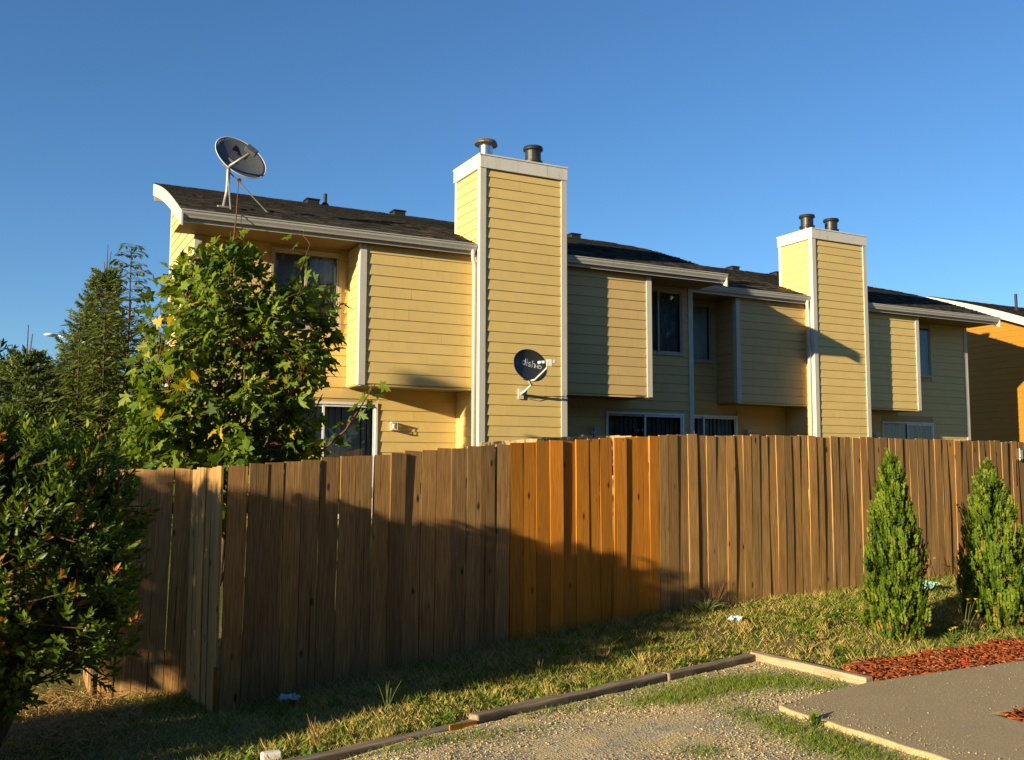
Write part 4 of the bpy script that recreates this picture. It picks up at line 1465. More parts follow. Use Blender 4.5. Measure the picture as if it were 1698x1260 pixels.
def whorl_tree():
    """slender young tree with tiers of drooping paired leaves"""
    base = np.array([1.16, 13.48, 0.5])
    root = thing('young_tree', tuple(base), 'slender young tree with tiers of drooping small leaves left of the maple', 'tree')
    P, TIP, N, S, T = [], [], [], [], []
    mb = MB()
    for (u, w, zt, rb) in ((0.17, 0.0, 4.55, 0.42), (-0.22, 0.1, 3.95, 0.48), (-0.02, -0.3, 3.60, 0.46), (0.34, 0.2, 3.5, 0.48), (-0.42, -0.1, 3.55, 0.46), (-0.62, 0.25, 3.1, 0.44), (-0.80, -0.2, 2.7, 0.42), (0.05, 0.35, 3.9, 0.45), (0.5, -0.15, 3.0, 0.4)):
        b = base + hR * u + hF * w
        t0 = b.copy(); t0[2] = zt
        b0 = base + hR * u * 0.5 + hF * w * 0.5
        b0[2] = 0.3
        mb.tube([tuple(b0), tuple((b0 + t0) / 2 + hR * u * 0.25), tuple(t0)], [0.025, 0.016, 0.006], 6)
        z = 1.3
        while z < zt:
            k = (zt - z) / (zt - 1.3)
            rad = 0.15 + rb * min(1, k * 1.5)
            c = np.array([b[0], b[1], z])
            nb = 6
            a0 = rnd.uniform(0, 6.28)
            for i in range(nb):
                a = a0 + i * 2 * math.pi / nb + rnd.uniform(-0.3, 0.3)
                d = np.array([math.cos(a), math.sin(a), 0.25])
                L = rad * rnd.uniform(0.6, 1.1)
                e = c + d * L
                mb.tube([tuple(c), tuple(e)], 0.003, 3, False)
                for q in np.arange(0.10, L + 0.03, 0.065):
                    for s in (-1, 1):
                        sd = np.array([-d[1], d[0], 0]) * s
                        dd = unit(sd * 0.8 + d * 0.5 + np.array([0, 0, -0.45]) + rng.normal(0, 0.15, 3))
                        P.append(c + d * min(q, L)); TIP.append(dd)
                        N.append(unit(UP + rng.normal(0, 0.25, 3)))
                        S.append(rnd.uniform(0.08, 0.13)); T.append(float(rng.beta(2, 2.2)))
            z += rnd.uniform(0.10, 0.15)
    mb.build('trunk', M_BARK, root, True)
    P, TIP, N, S, T = map(np.array, (P, TIP, N, S, T))
    me = scatter('crown', OVAL_V, OVAL_F, basis(TIP, N), P, S, T, M_LEAFY)
    place('crown', me, root)['kind'] = 'stuff'
whorl_tree()

def fir(base, height, spread, label, lean=(0, 0), z0=0.6, mat=None):
    base = np.array(base, float)
    root = thing('fir_tree', tuple(base), label, 'tree')
    top = base + np.array([lean[0], lean[1], height])
    mb = MB().tube([tuple(base), tuple(base + (top - base) * 0.5), tuple(top)], [0.09, 0.05, 0.008], 8)
    P, TIP, N, S, T = [], [], [], [], []
    def needles(p, q, dens, ln, tv):
        ax = unit(q - p)
        L = np.linalg.norm(q - p)
        n = max(3, int(L * dens))
        o1 = unit(np.cross(ax, UP) + 1e-4)
        o2 = np.cross(ax, o1)
        for i in range(n):
            a = rnd.uniform(0, 6.28)
            d = unit(ax * 0.9 + (o1 * math.cos(a) + o2 * math.sin(a)) * 0.9)
            P.append(p + (q - p) * (i + rnd.random()) / n); TIP.append(d)
            N.append(rng.normal(0, 1, 3)); S.append(ln * rnd.uniform(0.7, 1.2)); T.append(tv)
    z = z0
    while z < height - 0.1:
        k = 1 - z / height
        nb = rnd.choice((5, 6, 7))
        a0 = rnd.uniform(0, 6.28)
        c = base + (top - base) * (z / height)
        for i in range(nb):
            a = a0 + i * 6.28 / nb + rnd.uniform(-0.35, 0.35)
            L = (spread * k + 0.12) * rnd.uniform(0.7, 1.12)
            d = np.array([math.cos(a), math.sin(a), 0])
            pts = [c + d * L * t_ + UP * (0.10 * t_ + 0.42 * t_ * t_) * L for t_ in np.linspace(0, 1, 6)]
            mb.tube([tuple(p) for p in pts], [0.016 * k + 0.004] * 5 + [0.003], 4, False)
            tv = float(rng.beta(2, 2.4))
            for (p, q) in zip(pts[1:], pts[2:]):
                needles(p, q, 120, 0.055, tv)
            side = np.array([-d[1], d[0], 0])
            for t_ in np.linspace(0.25, 0.95, 7):
                p = c + d * L * t_ + UP * (0.10 * t_ + 0.42 * t_ * t_) * L
                for s in (-1, 1):
                    l2 = L * 0.42 * (1.1 - t_) + 0.07
                    q = p + (d * 0.75 + side * s * 0.75 + UP * rnd.uniform(0.1, 0.5)) * l2
                    mb.tube([tuple(p), tuple(q)], 0.003, 3, False)
                    needles(p, q, 130, 0.055, float(np.clip(tv + rnd.uniform(-0.2, 0.25), 0, 1)))
        z += rnd.uniform(0.13, 0.20) * (0.6 + 0.6 * k)
    # bare upright leader shoots
    for (dx, hgt) in ((0.0, 0.0), (0.06, -0.12), (-0.05, -0.3)):
        p = top - UP * 0.45
        q = top + hR * dx + UP * (0.35 + hgt)
        mb.tube([tuple(p), tuple(q)], [0.012, 0.006], 5)
        needles(p, q, 110, 0.022, 0.3)
    mb.build('trunk', M_BARK, root, True)
    P, TIP, N, S, T = map(np.array, (P, TIP, N, S, T))
    me = scatter('crown', NEED_V, NEED_F, basis(TIP, N), P, np.stack([S, S * 3.2, S], -1), T, mat or M_FIR)
    place('crown', me, root)['kind'] = 'stuff'
    return root
fir((1.0, 17.6, 0.55), 4.55, 1.45, 'bluish green fir with upswept branch tips behind the big shrub', (0.35, 0.1))
fir((-11.0, 11.40, 0.0), 7.30, 0.42, 'tall narrow fir outside the left edge of the picture', z0=3.0)
fir((0.1, 14.0, 0.4), 2.75, 1.35, 'low bluish fir with upturned shoots at the left, in front of the dark tree', (0.05, 0.1))

def blob_tree(name, base, height, rad, n, lv, lf, mat, size, label, cat, seed, box=False, trunk=0.08, shape=None, keep=0, red=0.0, up=0.3):
    """trunk with limbs, leaves gathered on twig ends all through an uneven crown"""
    rg = np.random.default_rng(seed)
    base = np.array(base, float)
    root = thing(name, tuple(base), label, cat)
    rx, ry, rz_ = rad
    cz = height - rz_
    mb = MB()
    cl_p, cl_d = [], []
    while len(cl_p) < n:
        v_ = rg.normal(0, 1, 3)
        v_ = v_ / np.linalg.norm(v_) * rg.uniform(0.25, 1.0) ** 0.45
        bump = 1 + 0.10 * math.sin(5 * v_[0] + seed) + 0.09 * math.sin(6 * v_[1] + 4 * v_[2])
        p = np.array([v_[0] * rx, v_[1] * ry, v_[2] * rz_]) * bump + np.array([0, 0, cz])
        if box:
            p = np.array([rg.uniform(-rx, rx), rg.uniform(-ry, ry), rg.uniform(0.05, height)])
        if p[2] < 0.05:
            continue
        if shape and not shape(p):
            continue
        cl_p.append(base + p)
        cl_d.append(unit(np.array([v_[0], v_[1], v_[2] + up])))
    C = np.array(cl_p)
    limbs = []
    for i in range(16):
        t_ = C[rg.integers(len(C))]
        b0 = base + np.array([rg.uniform(-0.05, 0.05), rg.uniform(-0.05, 0.05), -0.05])
        e = b0 + (t_ - b0) * 0.85
        m_ = (b0 + e) / 2 + np.array([0, 0, 0.15 * height])
        pts = [(1 - k) ** 2 * b0 + 2 * k * (1 - k) * m_ + k * k * e for k in np.linspace(0, 1, 7)]
        mb.tube([tuple(q) for q in pts], [trunk * (1 - 0.85 * k) for k in np.linspace(0, 1, 7)], 6)
        limbs += pts[2:]
    limbs = np.array(limbs)
    P, TIP, N, S, T = [], [], [], [], []
    for c, d in zip(C, cl_d):
        nl = rg.integers(9, 15)
        axd = unit(d + rg.normal(0, 0.25, 3))
        L = size * 2.2
        redtip = rg.random() < red
        o1 = unit(np.cross(axd, UP) + 1e-4)
        o2 = np.cross(axd, o1)
        a = rg.uniform(0, 6.28)
        for i in range(nl):
            a += 2.4
            k = i / nl
            od = o1 * math.cos(a) + o2 * math.sin(a)
            P.append(c + axd * L * (k - 0.6))
            dd = unit(axd * (0.55 + 0.8 * k) + od * (1.0 - 0.5 * k) + rg.normal(0, 0.12, 3))
            TIP.append(dd)
            N.append(unit(axd * 0.55 - od * 0.8 + rg.normal(0, 0.3, 3)))
            S.append(size * rg.uniform(0.7, 1.2))
            tv = rg.beta(2, 2.6) * 0.88
            if redtip and k > 0.55:
                tv = rg.uniform(0.90, 1.0)
            T.append(tv)
        if rg.random() < 0.5:
            j = np.argmin(np.linalg.norm(limbs - c, axis=1))
            mb.tube([tuple(limbs[j]), tuple(c)], [0.008, 0.004], 4, False)
    mb.build('trunk', M_BARK, root, True)
    P, TIP, N, S, T = map(np.array, (P, TIP, N, S, T))
    if keep:
        leaf_parts(root, 'leaf', lv, lf, basis(TIP, N), P, S, T, mat, keep)
    else:
        me = scatter('crown', lv, lf, basis(TIP, N), P, S, T, mat)
        place('crown', me, root)['kind'] = 'stuff'
    return root

# the big shrub at the left edge (a lean to the right at mid height)
def shrub_shape(p):
    return p[2] > 0.42 + 0.25 * math.sin(p[0] * 5 + p[1] * 3)
blob_tree('evergreen_shrub', (-0.15, 6.58, -0.14), 2.13, (0.95, 0.86, 0.96), 2500, OVAL_V, OVAL_F, M_LAUREL, 0.062,
          'large glossy evergreen shrub with reddish shoot tips at the left edge', 'shrub', 5, keep=300, red=0.13, up=0.7, shape=shrub_shape)
blob_tree('dark_tree', (-0.75, 27.0, 0.4), 4.7, (1.1, 1.1, 2.0), 420, OVAL_V, OVAL_F, M_DARKT, 0.16,
          'dark round tree far off at the left edge', 'tree', 9)
# clipped hedge out of the picture to the left; its shade lies across the fence and the lawn
def hedge_shape(p):
    yy = 5.0 + p[1] - 0.270 * p[0]
    zz = p[2] - 0.1 + 0.226 * p[0]
    if yy > 6.2 and zz < 1.64 + 0.15 * math.sin(yy * 23):
        return False
    bump = 0.07 * math.sin(yy * 11) + 0.06 * math.sin(yy * 27 + 1)
    return zz < np.interp(yy, [4.08, 4.26, 4.34, 4.56, 4.66, 5.5, 6.1, 6.6, 6.85], [1.0, 1.75, 2.2, 2.72, 3.04, 3.12, 3.14, 3.02, 2.2]) + bump * (yy > 4.7)
blob_tree('clipped_hedge', (-6.0, 5.0, -0.1), 3.6, (0.45, 2.0, 1.9), 2700, OVAL_V, OVAL_F, M_LAUREL, 0.12,
          'tall clipped laurel hedge beside the lawn, outside the left edge of the picture', 'hedge', 12, box=True, shape=hedge_shape)
# unseen trees added behind the viewer to block sky light and darken window reflections
names_ = ('nearest the sun', 'second from the sun', 'third from the sun', 'fourth from the sun', 'fifth from the sun', 'sixth from the sun', 'seventh from the sun', 'eighth from the sun', 'farthest from the sun')
for i, (tx, ty, th) in enumerate(((-27, -14, 13), (-17, -13, 14), (-8, -14, 12.5), (1, -13, 14), (10, -14, 13), (19, -13, 14.5), (28, -14, 13), (37, -15, 14), (47, -16, 13))):
    blob_tree('sky_blocker_tree', (tx, ty, 0.0), th, (5.6, 3.0, th * 0.49), 420, OVAL_V, OVAL_F, M_DARKT, 1.0,
              'added broad dark tree blocking sky light behind the viewer, ' + names_[i], 'tree', 60 + i, trunk=0.3)
# hedges behind, closing the view under the trees
blob_tree('hedge_bush', (0.6, 19.5, 0.4), 3.3, (1.5, 0.9, 1.7), 700, OVAL_V, OVAL_F, M_DARKT, 0.11, 'dark bush behind the fir beside the townhouse corner', 'bush', 21)
blob_tree('hedge_bush', (-1.7, 17.0, 0.4), 2.6, (1.4, 0.9, 1.4), 700, OVAL_V, OVAL_F, M_DARKT, 0.11, 'dark bush behind the big shrub at the left edge', 'bush', 22)

def arborvitae(x, y, h, r0, label, seed, lean=0.0):
    rg = np.random.default_rng(seed)
    z0 = tz1(x, y) - 0.02
    root = thing('arborvitae', (x, y, z0), label, 'shrub', 'small evergreens in front of the fence')
    def rad(k):
        return r0 * (np.interp(k, [0, 0.06, 0.2, 0.45, 0.75, 0.93, 1.0], [0.72, 0.92, 1.0, 0.84, 0.46, 0.17, 0.03]))
    mb = MB()
    mb.tube([(x, y, z0 - 0.05), (x + lean * 0.5, y, z0 + h * 0.5), (x + lean, y, z0 + h * 0.93)], [0.035, 0.02, 0.006], 7)
    for i in range(60):
        k = rg.uniform(0.04, 0.85)
        a = rg.uniform(0, 6.28)
        c = np.array([x + lean * k, y, z0 + h * k])
        e = c + np.array([math.cos(a), math.sin(a), 0.75]) * rad(k) * 0.6
        mb.tube([tuple(c), tuple(e)], [0.008, 0.003], 4, False)
    mb.build('trunk', M_BARK, root, True)
    npl = 1150
    P, TIP, N, S, T = [], [], [], [], []
    for q in range(npl):
        k = rg.beta(1.0, 1.5)
        a = rg.uniform(0, 2 * math.pi)
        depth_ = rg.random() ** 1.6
        lob = 1 + 0.13 * math.sin(a * 4 + k * 8 + seed) + 0.09 * math.sin(a * 7 - k * 19)
        rr = float(rad(k)) * lob * (1 - 0.55 * depth_)
        c = np.array([x + lean * k + rr * math.cos(a), y + rr * math.sin(a), z0 + h * k * 0.95])
        out = np.array([math.cos(a), math.sin(a), 0.0])
        ax = unit(out * rg.uniform(0.10, 0.36) + UP + rg.normal(0, 0.07, 3))
        L = rg.uniform(0.07, 0.15) * (1.0 if k < 0.85 else 0.8)
        if rg.random() < 0.05:
            L *= 1.5
        fan = unit(np.cross(ax, unit(out + rg.normal(0, 0.7, 3))))
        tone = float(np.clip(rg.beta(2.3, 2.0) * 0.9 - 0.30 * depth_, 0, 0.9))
        brown = rg.random() < 0.02 + 0.22 * (k < 0.10)
        for m_ in range(26):
            f = (m_ + rg.random()) / 26
            sgn = 1 if m_ % 2 else -1
            P.append(c + ax * L * f + fan * sgn * 0.006)
            TIP.append(unit(ax * 0.9 + fan * sgn * (0.75 - 0.4 * f) + rg.normal(0, 0.16, 3)))
            N.append(unit(np.cross(ax, fan) + rg.normal(0, 0.35, 3)))
            S.append(rg.uniform(0.022, 0.045) * (1.1 - 0.4 * f))
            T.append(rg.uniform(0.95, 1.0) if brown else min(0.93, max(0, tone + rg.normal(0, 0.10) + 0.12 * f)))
    P, TIP, N, S, T = map(np.array, (P, TIP, N, S, T))
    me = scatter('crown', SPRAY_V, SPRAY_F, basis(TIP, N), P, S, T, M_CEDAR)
    place('crown', me, root)['kind'] = 'stuff'
arborvitae(7.57, 6.62, 1.81, 0.275, 'small bright green conical evergreen, the one left and nearer the grey fence boards', 31)
arborvitae(9.15, 6.68, 1.72, 0.36, 'small conical evergreen at the right edge, shaded on its left side', 32, lean=-0.10)

# ------------------------------------------------------------------ lawn
def lawn():
    def field(X, Y):
        return (np.sin(X * 1.7 + 1.3 * np.sin(Y * 2.1)) + np.sin(Y * 3.3 - X * 0.9 + 2) + 0.8 * np.sin(X * 4.3 + Y * 5.1) + 0.6 * np.sin(X * 9.1 - Y * 7.7)) / 3.4
    n = 125000
    X = rng.uniform(-0.8, 13.5, n)
    yF = np.interp(X, np.concatenate([[-3, 1.40], FX]), np.concatenate([[8.6, 8.3], FY])) - 0.01
    yT = np.where(X < 5.78, np.interp(X, [-3, 0.2, 5.74], [4.36, 5.19, 6.62]), np.array([mul_range(x)[1] for x in X]))
    yT = np.where(X < 1.0, 4.9, yT)
    Y = yT + (yF - yT) * rng.random(n) ** 0.85
    f = field(X, Y)
    dens = 0.62 + 0.5 * f
    keep = rng.random(n) < np.clip(dens, 0.28, 1.0)
    X, Y, f, yF, yT = X[keep], Y[keep], f[keep], yF[keep], yT[keep]
    n = len(X)
    near = np.exp(-(yF - Y) / 0.16)
    green = np.clip(0.5 + 0.55 * f + 0.25 * (X - 6.0) / 4 * (yF - Y < 1.2), 0, 1)
    dry = rng.random(n) > green * 0.80
    T = np.where(dry, rng.uniform(0.55, 1.0, n), rng.uniform(0.0, 0.48, n))
    L = rng.uniform(0.022, 0.062, n) * (1 + 0.9 * near) * (1 + 0.5 * (rng.random(n) < 0.05))
    a = rng.uniform(0, 6.28, n)
    TIP = unit(np.stack([np.cos(a), np.sin(a), rng.uniform(0.5, 2.2, n)], -1))
    N = unit(np.stack([-np.sin(a), np.cos(a), rng.normal(0, 0.3, n)], -1))
    tv = [(0, -0.05, 0), (0, 0.05, 0), (0.55, 0.035, 0.03), (0.55, -0.035, 0.03), (1.0, 0, -0.06)]
    tf = [(0, 1, 2), (0, 2, 3), (3, 2, 4)]
    P = np.stack([X, Y, tz(X, Y) - 0.004], -1)
    W = rng.uniform(0.035, 0.075, n)
    o = place('lawn_grass', scatter('lawn_grass', tv, tf, basis(TIP, N), P, np.stack([L, W, L], -1), T, M_GRASS))
    o['kind'] = 'stuff'
    tag(o, 'patchy half dry lawn grass between the fence and the timber edging', 'grass')
    # grass in the gravel and along the path edge
    n = 15000
    c = [(4.85, 5.90, 0.62, 0.20, 1.0), (4.25, 5.72, 0.40, 0.13, 0.9), (5.35, 5.75, 0.30, 0.22, 0.7), (4.45, 4.85, 0.18, 0.40, 0.7), (4.40, 4.25, 0.2, 0.4, 0.9), (3.3, 5.85, 0.5, 0.10, 0.35), (3.62, 4.62, 0.13, 0.10, 0.5), (2.3, 5.50, 0.7, 0.10, 0.45), (5.55, 5.50, 0.15, 0.10, 0.6)]
    w = np.array([q[4] * q[2] * q[3] for q in c])
    ci = rng.choice(len(c), n, p=w / w.sum())
    c = np.array(c)
    X = c[ci, 0] + rng.normal(0, 0.62, n) * c[ci, 2]
    Y = c[ci, 1] + rng.normal(0, 0.75, n) * c[ci, 3]
    top = np.interp(X, [0.2, 5.74], [5.06, 6.47])
    ok = (Y < top) & (X < 5.74) & ~((X > 4.68) & (Y < 5.16 + (X - 4.74) * 0.23))
    X, Y = X[ok], Y[ok]
    n = len(X)
    a = rng.uniform(0, 6.28, n)
    TIP = unit(np.stack([np.cos(a), np.sin(a), rng.uniform(0.8, 2.6, n)], -1))
    N = unit(np.stack([-np.sin(a), np.cos(a), rng.normal(0, 0.3, n)], -1))
    L = rng.uniform(0.018, 0.05, n)
    P = np.stack([X, Y, tz(X, Y) + 0.008], -1)
    o = place('gravel_grass', scatter('gravel_grass', tv, tf, basis(TIP, N), P, np.stack([L, L * 0 + 0.04, L], -1), rng.uniform(0, 0.46, n) + (rng.random(n) < 0.08) * 0.4, M_GRASS))
    o['kind'] = 'stuff'
    tag(o, 'bright green grass sprouting in the gravel and along the path edge', 'grass')
lawn()

def dry_tufts():
    P, TIP, N, S, T = [], [], [], [], []
    for i in range(150):
        x = rnd.uniform(1.2, 11.5)
        yF = float(np.interp(x, FX, FY))
        yT = float(np.interp(x, [0.2, 5.74], [5.22, 6.66])) if x < 5.78 else mul_range(x)[1] + 0.05
        y = yT + (yF - yT) * rnd.random()
        g = rnd.random() < 0.35
        for j in range(rnd.randrange(16, 40)):
            a = rnd.uniform(0, 6.28)
            P.append((x + rnd.gauss(0, 0.03), y + rnd.gauss(0, 0.03), tz1(x, y) - 0.003))
            TIP.append((math.cos(a), math.sin(a), rnd.uniform(0.8, 3.0)))
            N.append((-math.sin(a), math.cos(a), rnd.gauss(0, 0.3)))
            S.append(rnd.uniform(0.05, 0.12))
            T.append(rnd.uniform(0.1, 0.48) if g else rnd.uniform(0.6, 1.0))
    tv = [(0, -0.05, 0), (0, 0.05, 0), (0.55, 0.035, 0.05), (0.55, -0.035, 0.05), (1.0, 0, -0.12)]
    S = np.array(S)
    o = place('grass_tufts', scatter('grass_tufts', tv, [(0, 1, 2), (0, 2, 3), (3, 2, 4)], basis(unit(np.array(TIP)), unit(np.array(N))), np.array(P), np.stack([S, S * 0 + 0.06, S], -1), np.array(T), M_GRASS))
    o['kind'] = 'stuff'
    tag(o, 'taller tufts of dry and green grass dotted over the lawn', 'grass')
dry_tufts()

def ground_cover():
    # low broad-leaved weeds spread through the lawn
    P, TIP, N, S, T = [], [], [], [], []
    for i in range(480):
        x = rnd.uniform(0.9, 12)
        yF = float(np.interp(x, FX, FY))
        yT = float(np.interp(x, [0.2, 5.74], [5.19, 6.62])) if x < 5.78 else mul_range(x)[1] + 0.04
        k = rnd.random() ** 1.5
        y = yT + (yF - yT) * k
        if math.sin(x * 2.3 + y * 3.1) + math.sin(x * 5.1 - y * 2.0) < -0.2:
            continue
        nl = rnd.randrange(6, 14)
        for j in range(nl):
            a = rnd.uniform(0, 6.28)
            P.append((x + rnd.gauss(0, 0.03), y + rnd.gauss(0, 0.03), tz1(x, y) + rnd.uniform(0.0, 0.02)))
            TIP.append((math.cos(a), math.sin(a), rnd.uniform(0.1, 0.9)))
            N.append((rnd.gauss(0, 0.3), rnd.gauss(0, 0.3), 1))
            S.append(rnd.uniform(0.03, 0.08))
            T.append(rnd.random())
    o = place('lawn_weeds', scatter('lawn_weeds', OVAL_V, OVAL_F, basis(unit(np.array(TIP)), unit(np.array(N))), np.array(P), np.array(S), np.array(T), M_WEEDL))
    o['kind'] = 'stuff'
    tag(o, 'bright low broad-leaved weeds spread through the lawn', 'weeds')
    # straw litter under the big shrub
    n = 3800
    X = rng.normal(0.30, 0.42, n)
    Y = rng.normal(7.75, 0.5, n)
    ok = (X < 0.95) & (X > -0.9) & (Y < 9.0)
    X, Y = X[ok], Y[ok]
    n = len(X)
    a = rng.uniform(0, 6.28, n)
    TIP = unit(np.stack([np.cos(a), np.sin(a), rng.normal(0.15, 0.3, n)], -1))
    N = unit(np.stack([rng.normal(0, 0.5, n), rng.normal(0, 0.5, n), np.ones(n)], -1))
    tv = [(0, -0.05, 0), (0, 0.05, 0), (1.0, 0.03, 0), (1.0, -0.03, 0)]
    L = rng.uniform(0.05, 0.17, n)
    o = place('straw_litter', scatter('straw_litter', tv, [(0, 1, 2), (0, 2, 3)], basis(TIP, N), np.stack([X, Y, tz(X, Y) + rng.uniform(0.0, 0.06, n)], -1), np.stack([L, L * 0 + 0.06, L], -1), rng.random(n), M_STRAW))
    o['kind'] = 'stuff'
    tag(o, 'dry golden straw litter under the big shrub at the left', 'straw')
ground_cover()

def stalk_plant(name, x, y, n, h, spread, mat, label, cat, tint=(0, 1), heads=None, bend=0.3, r=0.0022, leaves=0):
    z = tz1(x, y)
    root = thing(name, (x, y, z), label, cat)
    for i in range(n):
        a = rnd.uniform(0, 6.28)
        s = rnd.uniform(0.1, 1.0) * spread
        hh = h * rnd.uniform(0.6, 1.05)
        p0 = Vector((x + rnd.gauss(0, 0.015), y + rnd.gauss(0, 0.015), z - 0.01))
        p2 = p0 + Vector((math.cos(a) * s, math.sin(a) * s, hh))
        p1 = (p0 + p2) / 2 + Vector((0, 0, hh * bend))
        pts = [(p0 * (1 - k) ** 2 + p1 * 2 * k * (1 - k) + p2 * k * k) for k in (0, 0.25, 0.5, 0.75, 1)]
        MB().tube([tuple(p) for p in pts], [r, r, r * 0.9, r * 0.8, r * 0.5], 4, False).build('stem', mat, root)
        if heads is not None and i < heads:
            v = MB()
            for j in range(12):
                an = j * math.pi / 6
                b = len(v.v)
                d = Vector((math.cos(an), math.sin(an), 0.35))
                sd = Vector((-math.sin(an), math.cos(an), 0)) * 0.006
                c = pts[-1]
                v.v += [tuple(c), tuple(c + d * 0.018 + sd), tuple(c + d * 0.024), tuple(c + d * 0.018 - sd)]
                v.f += [(b, b + 1, b + 2, b + 3)]
            v.lathe(tuple(pts[-1] - Vector((0, 0, 0.004))), [(0.004, 0), (0.008, 0.006), (0.006, 0.012)], 8)
            v.build('flower', M_FLOWER, root)
    if leaves:
        P, TIP, N, S = [], [], [], []
        for j in range(leaves):
            an = rnd.uniform(0, 6.28)
            P.append((x, y, z + rnd.uniform(0, 0.05)))
            TIP.append((math.cos(an), math.sin(an), rnd.uniform(0.2, 1.2)))
            N.append((rnd.gauss(0, 0.3), rnd.gauss(0, 0.3), 1))
            S.append(rnd.uniform(0.06, 0.12))
        me = scatter('leaves', OVAL_V, OVAL_F, basis(unit(np.array(TIP)), unit(np.array(N))), np.array(P), np.array(S), np.random.default_rng(3).random(leaves), M_WEEDL)
        place('leaves', me, root)['kind'] = 'stuff'
    return root
M_FLOWER = mat_simple('yellow_petal', (0.70, 0.48, 0.02), 0.6, 0.2)
M_DRYST = mat_simple('dry_stem', (0.30, 0.16, 0.075), 0.8, 0.1)
M_GRNST = mat_simple('green_stem', (0.14, 0.17, 0.05), 0.7, 0.2)
stalk_plant('dry_weed', 6.28, 7.72, 34, 0.34, 0.30, M_DRYST, 'dry reddish brown weed against the fence at the end of the shade', 'weed', bend=0.05, r=0.0014)
stalk_plant('grass_clump', 6.10, 7.62, 50, 0.16, 0.22, M_GRNST, 'drooping green grass clump at the foot of the dry weed', 'grass clump', bend=0.6, r=0.003)
stalk_plant('wildflower', 8.38, 6.50, 9, 0.36, 0.14, M_GRNST, 'tall yellow wildflower standing between the two evergreens', 'flower', heads=5, bend=0.2, leaves=9)
stalk_plant('wildflower', 8.02, 6.35, 5, 0.16, 0.10, M_GRNST, 'short yellow wildflower by the mulch left of the tall one', 'flower', heads=3, leaves=6)
stalk_plant('wildflower', 6.95, 6.95, 4, 0.12, 0.10, M_GRNST, 'low yellow wildflowers in the dry lawn left of the evergreens', 'flower', heads=3, leaves=5)
stalk_plant('wildflower', 9.65, 7.95, 8, 0.40, 0.20, M_DRYST, 'thin dry flower stalks against the fence between the evergreens', 'flower', heads=3, bend=0.15)
stalk_plant('dry_weed', 1.72, 5.85, 9, 0.20, 0.12, M_DRYST, 'thin dry stalks beside the white foam block', 'weed', bend=0.1)
stalk_plant('dry_weed', 2.35, 6.35, 7, 0.26, 0.12, M_GRNST, 'thin seeding stalk in the lawn edge in front of the grey fence', 'weed', bend=0.15)
stalk_plant('dry_weed', 3.75, 6.75, 6, 0.18, 0.12, M_DRYST, 'pale dry stalk leaning in the lawn above the timber edging', 'weed', bend=0.1)
stalk_plant('weed_clump', 4.62, 4.72, 16, 0.10, 0.09, M_GRNST, 'green weed growing over the edge of the path', 'weed', leaves=16)

# fallen leaves
M0 = [np_mesh('fallen_leaf', np.array(MAPLE_V) * np.array([1, 1, 1]) + np.stack([np.zeros(18), np.zeros(18), 0.25 * np.array([v_[0] ** 2 + v_[1] ** 2 for v_ in MAPLE_V])], -1), MAPLE_F, np.full(18, k), M_FALL) for k in (0.1, 0.35, 0.6, 0.9)]
spots = [(1.95, 5.92), (1.60, 5.95), (2.4, 5.98), (2.06, 5.75), (2.62, 5.98), (3.1, 5.72), (3.22, 6.22), (3.55, 6.02), (3.78, 6.05), (2.85, 5.45), (2.9, 5.35), (4.05, 5.55), (4.6, 5.45), (4.42, 5.10), (3.9, 4.75), (4.35, 4.55), (4.55, 4.35), (6.1, 7.2), (6.35, 7.35), (6.85, 7.1), (7.1, 7.0), (8.9, 6.25), (5.5, 5.9), (5.1, 6.2), (3.3, 5.35), (2.2, 5.6)]
for i, (x, y) in enumerate(spots):
    o = bpy.data.objects.new('fallen_leaf', M0[i % 4])
    COL.objects.link(o)
    s = rnd.uniform(0.035, 0.06)
    o.matrix_basis = Matrix.Translation((x, y, tz1(x, y) + 0.022)) @ Matrix.Rotation(rnd.uniform(0, 6.28), 4, 'Z') @ Matrix.Rotation(rnd.uniform(-0.5, 0.5), 4, 'X') @ Matrix.Scale(s, 4)
    place_ = 'on the gravel' if y < np.interp(x, [0.2, 5.74], [5.08, 6.5]) else 'in the lawn'
    tag(o, ('tiny dry curled brown fallen leaf lying ' if i % 4 < 2 else 'tiny curled yellowish fallen leaf lying ') + place_, 'leaf', 'fallen leaves')

# ------------------------------------------------------------------ litter
def crumple(name, x, y, sx, sy, sz, mat, label, cat, seed, n=9, lift=0.0):
    rg = np.random.default_rng(seed)
    V, F = [], []
    H = rg.random((n, n)) * sz
    z = tz1(x, y) + lift
    for side in (0, 1):
        for i in range(n):
            for j in range(n):
                V.append((x + sx * (i / (n - 1) - 0.5) + rg.normal(0, sx * 0.02), y + sy * (j / (n - 1) - 0.5) + rg.normal(0, sy * 0.02), z + 0.006 + H[i, j] - side * 0.003))
    for side in (0, 1):
        o = side * n * n
        for i in range(n - 1):
            for j in range(n - 1):
                q = (o + i * n + j, o + (i + 1) * n + j, o + (i + 1) * n + j + 1, o + i * n + j + 1)
                F.append(q if side == 0 else q[::-1])
    me = bpy.data.meshes.new(name)
    me.from_pydata(V, [], F)
    me.materials.append(mat)
    return tag(place(name, me), label, cat)
M_PAPER = mat_simple('litter_paper', (0.58, 0.66, 0.72), 0.6, 0.3, 0, 0.25, 40)
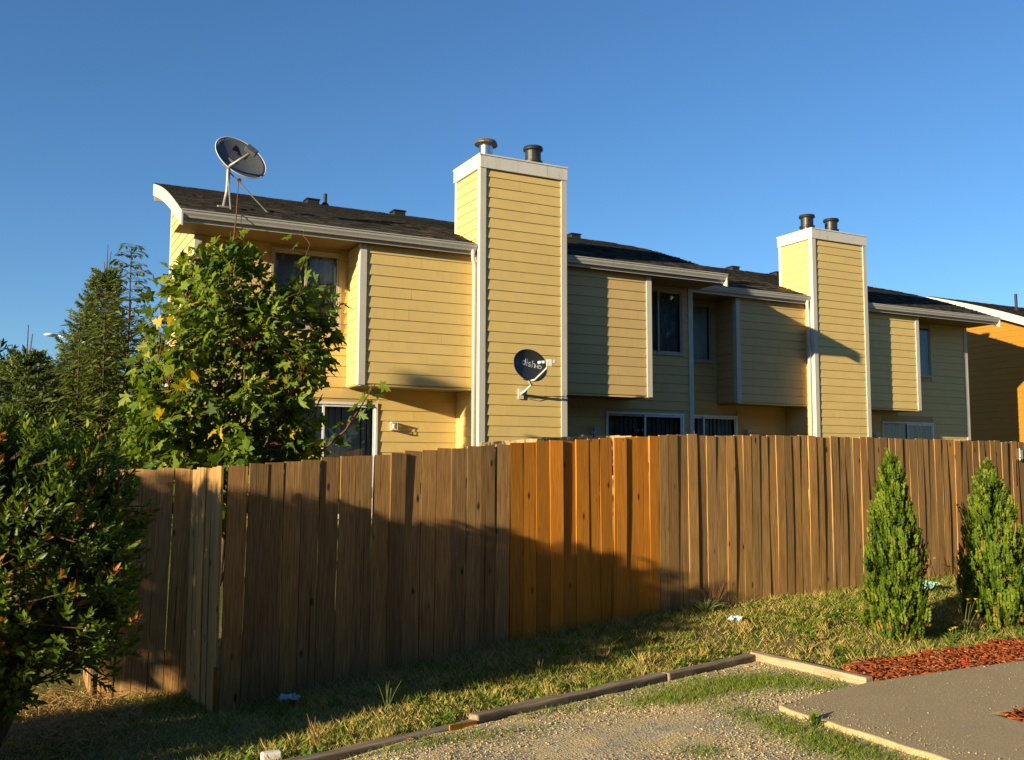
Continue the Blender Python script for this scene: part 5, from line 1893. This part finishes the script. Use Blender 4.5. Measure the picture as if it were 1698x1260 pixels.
M_BAG = mat_simple('plastic_film', (0.50, 0.50, 0.48), 0.25, 0.5, 0, 0.2, 20)
M_TEAL = mat_simple('teal_plastic', (0.33, 0.55, 0.50), 0.5, 0.4)
M_FOAM = mat_simple('white_foam', (0.78, 0.76, 0.72), 0.8, 0.2, 0, 0.1, 40, 0.3)
M_RED = mat_simple('red_plastic', (0.60, 0.03, 0.02), 0.4, 0.4)
crumple('paper_scrap', 6.17, 7.28, 0.11, 0.10, 0.05, M_PAPER, 'crumpled pale blue paper scrap on the lawn in front of the fence', 'litter', 1, lift=0.02)
crumple('plastic_bag', 1.92, 7.26, 0.15, 0.10, 0.055, M_BAG, 'crumpled clear plastic bag in the shade at the fence foot', 'litter', 2, lift=0.015)
crumple('plastic_wrapper', 9.22, 7.62, 0.26, 0.16, 0.09, M_TEAL, 'pale teal plastic wrapper in the grass between the two evergreens', 'litter', 3, lift=0.03)
crumple('red_wrapper', 7.06, 5.48, 0.055, 0.03, 0.03, M_RED, 'tiny bright red scrap in the red mulch beside the path', 'litter', 4, lift=0.05)
fb = MB().box(1.36, 1.475, 5.70, 5.755, tz1(1.42, 5.73) + 0.012, tz1(1.42, 5.73) + 0.062).build('foam_block', M_FOAM, None, False, 0.01)
tag(fb, 'small white foam block in the dry grass at the bottom edge', 'litter')

# ------------------------------------------------------------------ street lamp far behind the firs
lp = thing('street_lamp', (2.3, 36.9, 0.5), 'pale street lamp head just showing above the firs at the left', 'street lamp')
MB().tube([(2.3, 36.9, 0.5), (2.3, 36.9, 5.7), (2.2, 36.95, 6.0), (1.35, 37.4, 6.25)], [0.09, 0.06, 0.04, 0.03], 10).build('pole', M_ARM, lp, True)
hd = MB().lathe((0, 0, 0), [(0.02, -0.09), (0.20, -0.06), (0.30, 0.0), (0.24, 0.06), (0.05, 0.10)], 18)
hd.v = [(1.12 + v_[0] * 0.8, 37.45 + v_[1] * 0.5, 6.26 + v_[2] * 0.7) for v_ in hd.v]
hd.build('lamp_head', M_INKW, lp, True)
